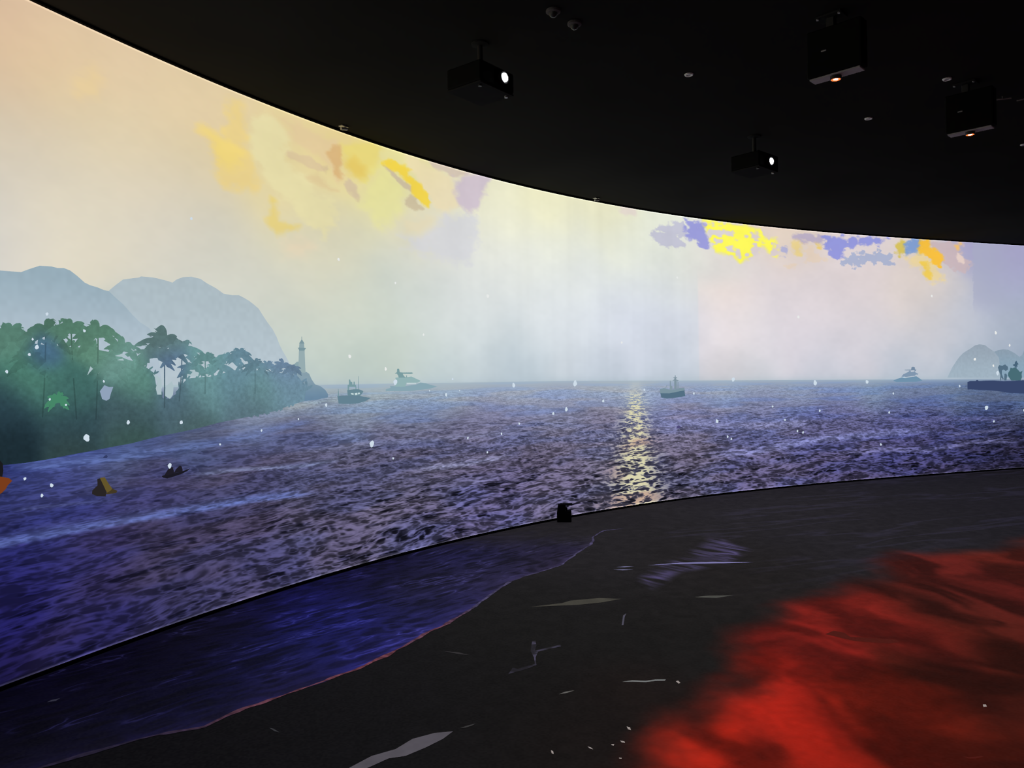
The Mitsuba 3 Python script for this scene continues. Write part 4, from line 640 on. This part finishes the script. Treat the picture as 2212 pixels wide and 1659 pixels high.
def fan_fn(p, n, uv):
    a = p.x * 0.64 - p.y * 0.77; b = p.x * 0.77 + p.y * 0.64
    r = 1 - 2.6 * dr.abs(mikit.fbm(a * 2.0 + 0.6 * mikit.noise(p.x * 2, p.y * 2), b * 11, 2.0, octaves=3) - 0.5)
    k = mikit.smoothstep(0.35, 1.0, r) * mikit.smoothstep(0.15, 0.5, mikit.fbm(p.x * 1.7, p.y * 1.7, 6.0))
    return to_linear(mikit.mix(floor_base(p), col(96, 86, 140), 0.8 * k * mikit.smoothstep(0, .16, uv.x)))
fan = Polygon(SHORE['fan'][0]).buffer(0)
m, U = on_floor(fan, .002, .12, (fan.exterior, fan))
obj('foam_fan', m, 'floor_carpet', 'floor', 'fan of fine violet foam streaks on the sand', uv=U, emitter=glow(mikit.proc(fan_fn)))
def fork_fn(p, n, uv): return to_linear(mikit.mix(floor_base(p), col(74, 70, 92), 0.25 + 0.7 * mikit.smoothstep(.35, .7, mikit.fbm(p.x * 12, p.y * 12, 1.0))))
emitting('foam_trail', SHORE['fork'], .002, fork_fn, 'forked faint foam trail on the sand')

red_edge = Polygon(SHORE['red'][0]).buffer(0)
red_area = red_edge.buffer(.7).intersection(room.buffer(-.05))
def red_fn(p, n, uv):
    d = uv.x
    w = mikit.fbm(p.x * 1.1, p.y * 1.1, 5.0, octaves=3); w2 = mikit.fbm(p.x * 1.1, p.y * 1.1, 45.0, octaves=3)
    k = mikit.smoothstep(-.22, .22, d + 0.42 * (mikit.fbm(p.x * 2.2, p.y * 2.2, 3.0, octaves=4) - 0.5))
    c = patches(EMBERS, p.x + 0.4 * (w - .5), p.y + 0.5 * (w2 - .5))
    wisps = mikit.fbm(p.x * 2.3 + 0.5 * p.y + 2.6 * w, p.y * 1.1 + 1.8 * w2, 9.0, octaves=3)
    c *= 0.56 + 0.52 * mikit.smoothstep(0.28, 0.68, wisps) + 0.1 * (mikit.noise(p.x * 26, p.y * 26) - .5)
    return to_linear(mikit.mix(floor_base(p), c, k))
m, U = on_floor(red_area, .0012, .25, (red_edge.exterior, red_edge))
obj('red_glow', m, 'floor_carpet', 'floor', 'glowing red ember light projected on the floor', uv=U, emitter=glow(mikit.proc(red_fn)))
for o in SHORE['driftwood']: emitting('driftwood', [o], .003, (74, 24, 19))

# ------------------------------------------------------------------ projectors that hang lens down and paint the floor
def floor_projector(edge_a, edge_b, lens_xy, label, lens_gain=1.0):
    t = numbered('floor_projector'); scene[t + '__'] = None
    a, b = np.array(edge_a), np.array(edge_b)
    x = (b - a) / np.linalg.norm(b - a); w = np.linalg.norm(b - a); y = np.array([-x[1], x[0], 0.0])           # y points away from the camera
    M = frame((a + b) / 2, x, y, [0, 0, 1]); H, D = .31, .105
    del scene[t + '__']
    case = bx(w, D, H - .012, (0, D / 2, H / 2 + .006), .014)
    obj('case', put(case, M), 'black_case', t, smooth=30)
    obj('lens_panel', put(bx(w - .03, D - .02, .012, (0, D / 2, .004), .004), M), 'grey_case', t, 'grey underside panel', smooth=30)
    local = np.linalg.inv(M) @ np.array([*lens_xy, a[2], 1.0]); lx = float(np.clip(local[0], -w / 2 + .07, w / 2 - .07)); ly = D / 2 - .005
    tube = lathe([(.028, .0), (.034, .0), (.034, -.022), (.029, -.024), (.026, -.018), (.028, .0)], 28)
    obj('lens_ring', put(tube, M @ T_(lx, ly, 0)), 'dark_metal', t, smooth=35)
    glass = lathe([(0, -.0265), (.008, -.026), (.013, -.0245), (.016, -.022), (.0, -.014)], 24)
    ln = obj('lens', put(glass, M @ T_(lx, ly, 0)), 'screen_black', t, 'glowing lens', smooth=True, emitter=glow(rgb([9 * lens_gain, 7.6 * lens_gain, 6.2 * lens_gain]), .02))
    halo = lathe([(.0162, -.0225), (.0240, -.0255), (.0275, -.0250), (.0275, -.016), (.0162, -.016), (.0162, -.0225)], 24)
    obj('glow_ring', put(halo, M @ T_(lx, ly, 0)), 'screen_black', ln, None, emitter=glow(rgb([1.9, .26, .05]), .0))
    top = H + .0
    up = CEILING_Z - a[2] - top
    obj('mount_arm', put(join(bx(.05, .05, up - .012 + .02, (-.03, D / 2, top + (up - .012) / 2 - .01), .006), bx(.03, .02, .10, (-.075, D + .012, top - .03), .004)), M), 'dark_metal', t, smooth=30)
    obj('ceiling_plate', put(bx(.16, .12, .012, (-.03, D / 2, top + up - .006), .003), M), 'dull_black', t, smooth=30)
    obj('bolt', put(rod((-.10, D / 2 - .045, top + up - .02), (-.10, D / 2 - .045, top + up - .011), .008, 8), M), 'grey_metal', t)
    obj('bolt', put(rod((.035, D / 2 - .045, top + up - .02), (.035, D / 2 - .045, top + up - .011), .008, 8), M), 'grey_metal', t)
    obj('latch', put(bx(.034, .008, .010, (-w * .17, -.002, H * .52), .003), M), 'grey_metal', t, 'small grey latch', smooth=30)
    tag(t, label, 'projector', 'projectors hanging lens down')
def T_(x, y, z):
    m = np.eye(4); m[:3, 3] = x, y, z; return m
floor_projector((1.926, 4.958, 3.58), (2.173, 4.714, 3.58), (2.066, 4.86), 'larger black box projector hung lens down with an orange glowing lens, upper right')
floor_projector((3.473, 6.123, 3.58), (3.708, 5.881, 3.58), (3.583, 5.998), 'black box projector with an orange lens beside the right edge, farther back', .9)

# ------------------------------------------------------------------ projectors that shine across the room
def wall_projector(edge_a, edge_b, lens_along, lens_up, label):
    t = numbered('wall_projector')
    a, b = np.array(edge_a), np.array(edge_b); w = float(np.linalg.norm(b - a)); x = (b - a) / w; y = np.array([-x[1], x[0], 0.0])   # y: back of the case
    M = frame(a, x, y, [0, 0, 1]); D, H = .30, .15
    obj('case', put(bx(w, D, H - .012, (w / 2, D / 2, H / 2 + .006), .014), M), 'black_case', t, smooth=30)
    obj('base_panel', put(bx(w - .006, D - .006, .012, (w / 2, D / 2, .006), .003), M), 'dull_black', t, 'dull grey underside', smooth=30)
    lens = lathe([(.0, .020), (.016, .018), (.028, .010), (.032, .0), (.0, -.01)], 24)
    R = frame((lens_along, -.018, lens_up), [1, 0, 0], [0, 0, 1], [0, -1, 0])
    obj('lens_ring', put(lathe([(.030, -.03), (.040, -.03), (.042, .0), (.040, .006), (.033, .004), (.030, -.03)], 28), M @ R), 'dark_metal', t, smooth=35)
    obj('lens', put(lens, M @ R), 'screen_black', t, 'dazzling white lens', smooth=True, emitter=glow(rgb([7, 7.2, 7.4]), .02))
    up = CEILING_Z - a[2]
    obj('pole', put(rod((w / 2, D / 2, H - .01), (w / 2, D / 2, up - .012), .018, 16), M), 'dark_metal', t, smooth=35)
    obj('ceiling_plate', put(lathe([(0, up - .001), (.06, up - .001), (.06, up - .010), (.03, up - .016), (0, up - .016)], 24), M @ T_(w / 2, D / 2, 0)), 'dull_black', t, smooth=35)
    obj('foot', put(rod((.04, .04, -.012), (.04, .04, .002), .012, 10), M), 'dark_metal', t); obj('foot', put(rod((w - .04, .04, -.012), (w - .04, .04, .002), .012, 10), M), 'grey_metal', t)
    tag(t, label, 'projector', 'projectors with white lenses')
wall_projector((-.173, 4.981, 3.625), (.047, 5.257, 3.625), .225, .085, 'black projector on a ceiling pole with a dazzling white lens, left of the two')
wall_projector((2.301, 7.069, 3.625), (2.56, 7.30, 3.625), .18, .07, 'black pole-hung projector with white lens, above the right half of the screen')

# ------------------------------------------------------------------ small things on the ceiling
for (x, y), l in zip([(1.366, 5.791), (3.203, 6.840), (3.402, 5.957), (5.152, 7.692)], ['white ring downlight between the white projector lens and the larger box projector', 'white downlight on the ceiling left of the farther box projector', 'white downlight above the farther box projector', 'white downlight cut by the right edge of the photo']):
    t = numbered('downlight')
    obj('ring', put(lathe([(.018, CEILING_Z - .004), (.020, CEILING_Z - .010), (.030, CEILING_Z - .009), (.034, CEILING_Z - .001), (.018, CEILING_Z - .001), (.018, CEILING_Z - .004)], 28), T_(x, y, 0)), 'white_enamel', t, smooth=35)
    obj('bulb', put(lathe([(0, CEILING_Z - .006), (.012, CEILING_Z - .005), (.0175, CEILING_Z - .001), (0, CEILING_Z - .001)], 20), T_(x, y, 0)), 'grey_metal', t, smooth=35)
    tag(t, l, 'ceiling light', 'small white downlights')
for (x, y), l in zip([(.291, 4.758), (.436, 4.929)], ['dim grey ceiling sensor at the top, left of its neighbour', 'dim ceiling sensor just above the white projector, right of its neighbour']):
    t = numbered('ceiling_sensor')
    obj('base', put(lathe([(0, CEILING_Z - .001), (.045, CEILING_Z - .001), (.045, CEILING_Z - .014), (.036, CEILING_Z - .020), (0, CEILING_Z - .020)], 24), T_(x, y, 0)), 'sensor_grey', t, smooth=35)
    obj('dome', put(lathe([(.028, CEILING_Z - .019), (.024, CEILING_Z - .034), (.012, CEILING_Z - .044), (0, CEILING_Z - .046)], 20), T_(x, y, 0)), 'dark_metal', t, smooth=True)
    tag(t, l, 'sensor')
for s_, l in zip([-2.46, 1.40], ['little grey bracket lamp above the palm side of the screen edge', 'little grey bracket lamp above the middle of the screen edge']):
    t = numbered('bracket_lamp'); q = at_wall(s_, .10); d = at_wall(s_ + .05, .1) - q; d /= np.linalg.norm(d)
    M = frame((q[0], q[1], CEILING_Z), [d[0], d[1], 0], [-d[1], d[0], 0], [0, 0, 1])
    obj('plate', put(bx(.08, .05, .008, (0, 0, -.005), .002), M), 'grey_metal', t, smooth=30)
    obj('arm', put(rod((.02, 0, -.008), (-.01, -.02, -.030), .006, 8), M), 'grey_metal', t)
    obj('head', put(join(rod((-.05, -.02, -.040), (.02, -.02, -.026), .013, 14)), M), 'grey_metal', t, smooth=35)
    tag(t, l, 'lamp')
t = numbered('ceiling_rail')
for p, q in [((4.02, 6.37, 3.945), (4.14, 6.33, 3.945)), ((4.22, 6.38, 3.94), (4.34, 6.32, 3.955))]:
    obj('tube', rod(p, q, .006, 8), 'grey_metal', t); 
    obj('clip', rod((*((np.array(p) + q) / 2)[:2], 3.942), (*((np.array(p) + q) / 2)[:2], CEILING_Z - .001), .004, 8), 'grey_metal', t)
tag(t, 'short grey tube rail on the ceiling right of the farther box projector', 'rail')

# ------------------------------------------------------------------ spotlight standing on the floor before the screen
t = 'floor_spotlight'
M = frame((.597, 9.165, 0), [.998, -.06, 0], [.06, .998, 0], [0, 0, 1])
obj('base', put(join(bx(.172, .15, .115, (0, .02, .0585), .012), bx(.07, .13, .022, (.05, .02, .122), .008)), M), 'black_case', t, smooth=30)
obj('yoke_arm', put(bx(.016, .06, .11, (-.064, .02, .15), .005), M), 'black_case', t, smooth=30)
obj('yoke_arm', put(bx(.016, .06, .06, (.030, .02, .135), .005), M), 'black_case', t, smooth=30)
hd_m = trimesh.convex.convex_hull(np.array([(-.085, y, .108) for y in (-.045, .085)] + [(-.068, y, .205) for y in (-.04, .08)] + [(.012, y, .115) for y in (-.045, .085)] + [(.018, y, .205) for y in (-.04, .08)]))
obj('head', put(hd_m, M), 'black_case', t)
obj('visor', put(bx(.145, .12, .014, (.026, .02, .206), .004), M), 'black_case', t, smooth=30)
obj('front_glass', put(rod((.012, .02, .165), (.024, .02, .167), .032, 20), M), 'dark_metal', t)
tag(t, 'small black spotlight standing on the floor against the lower edge of the screen', 'spotlight')
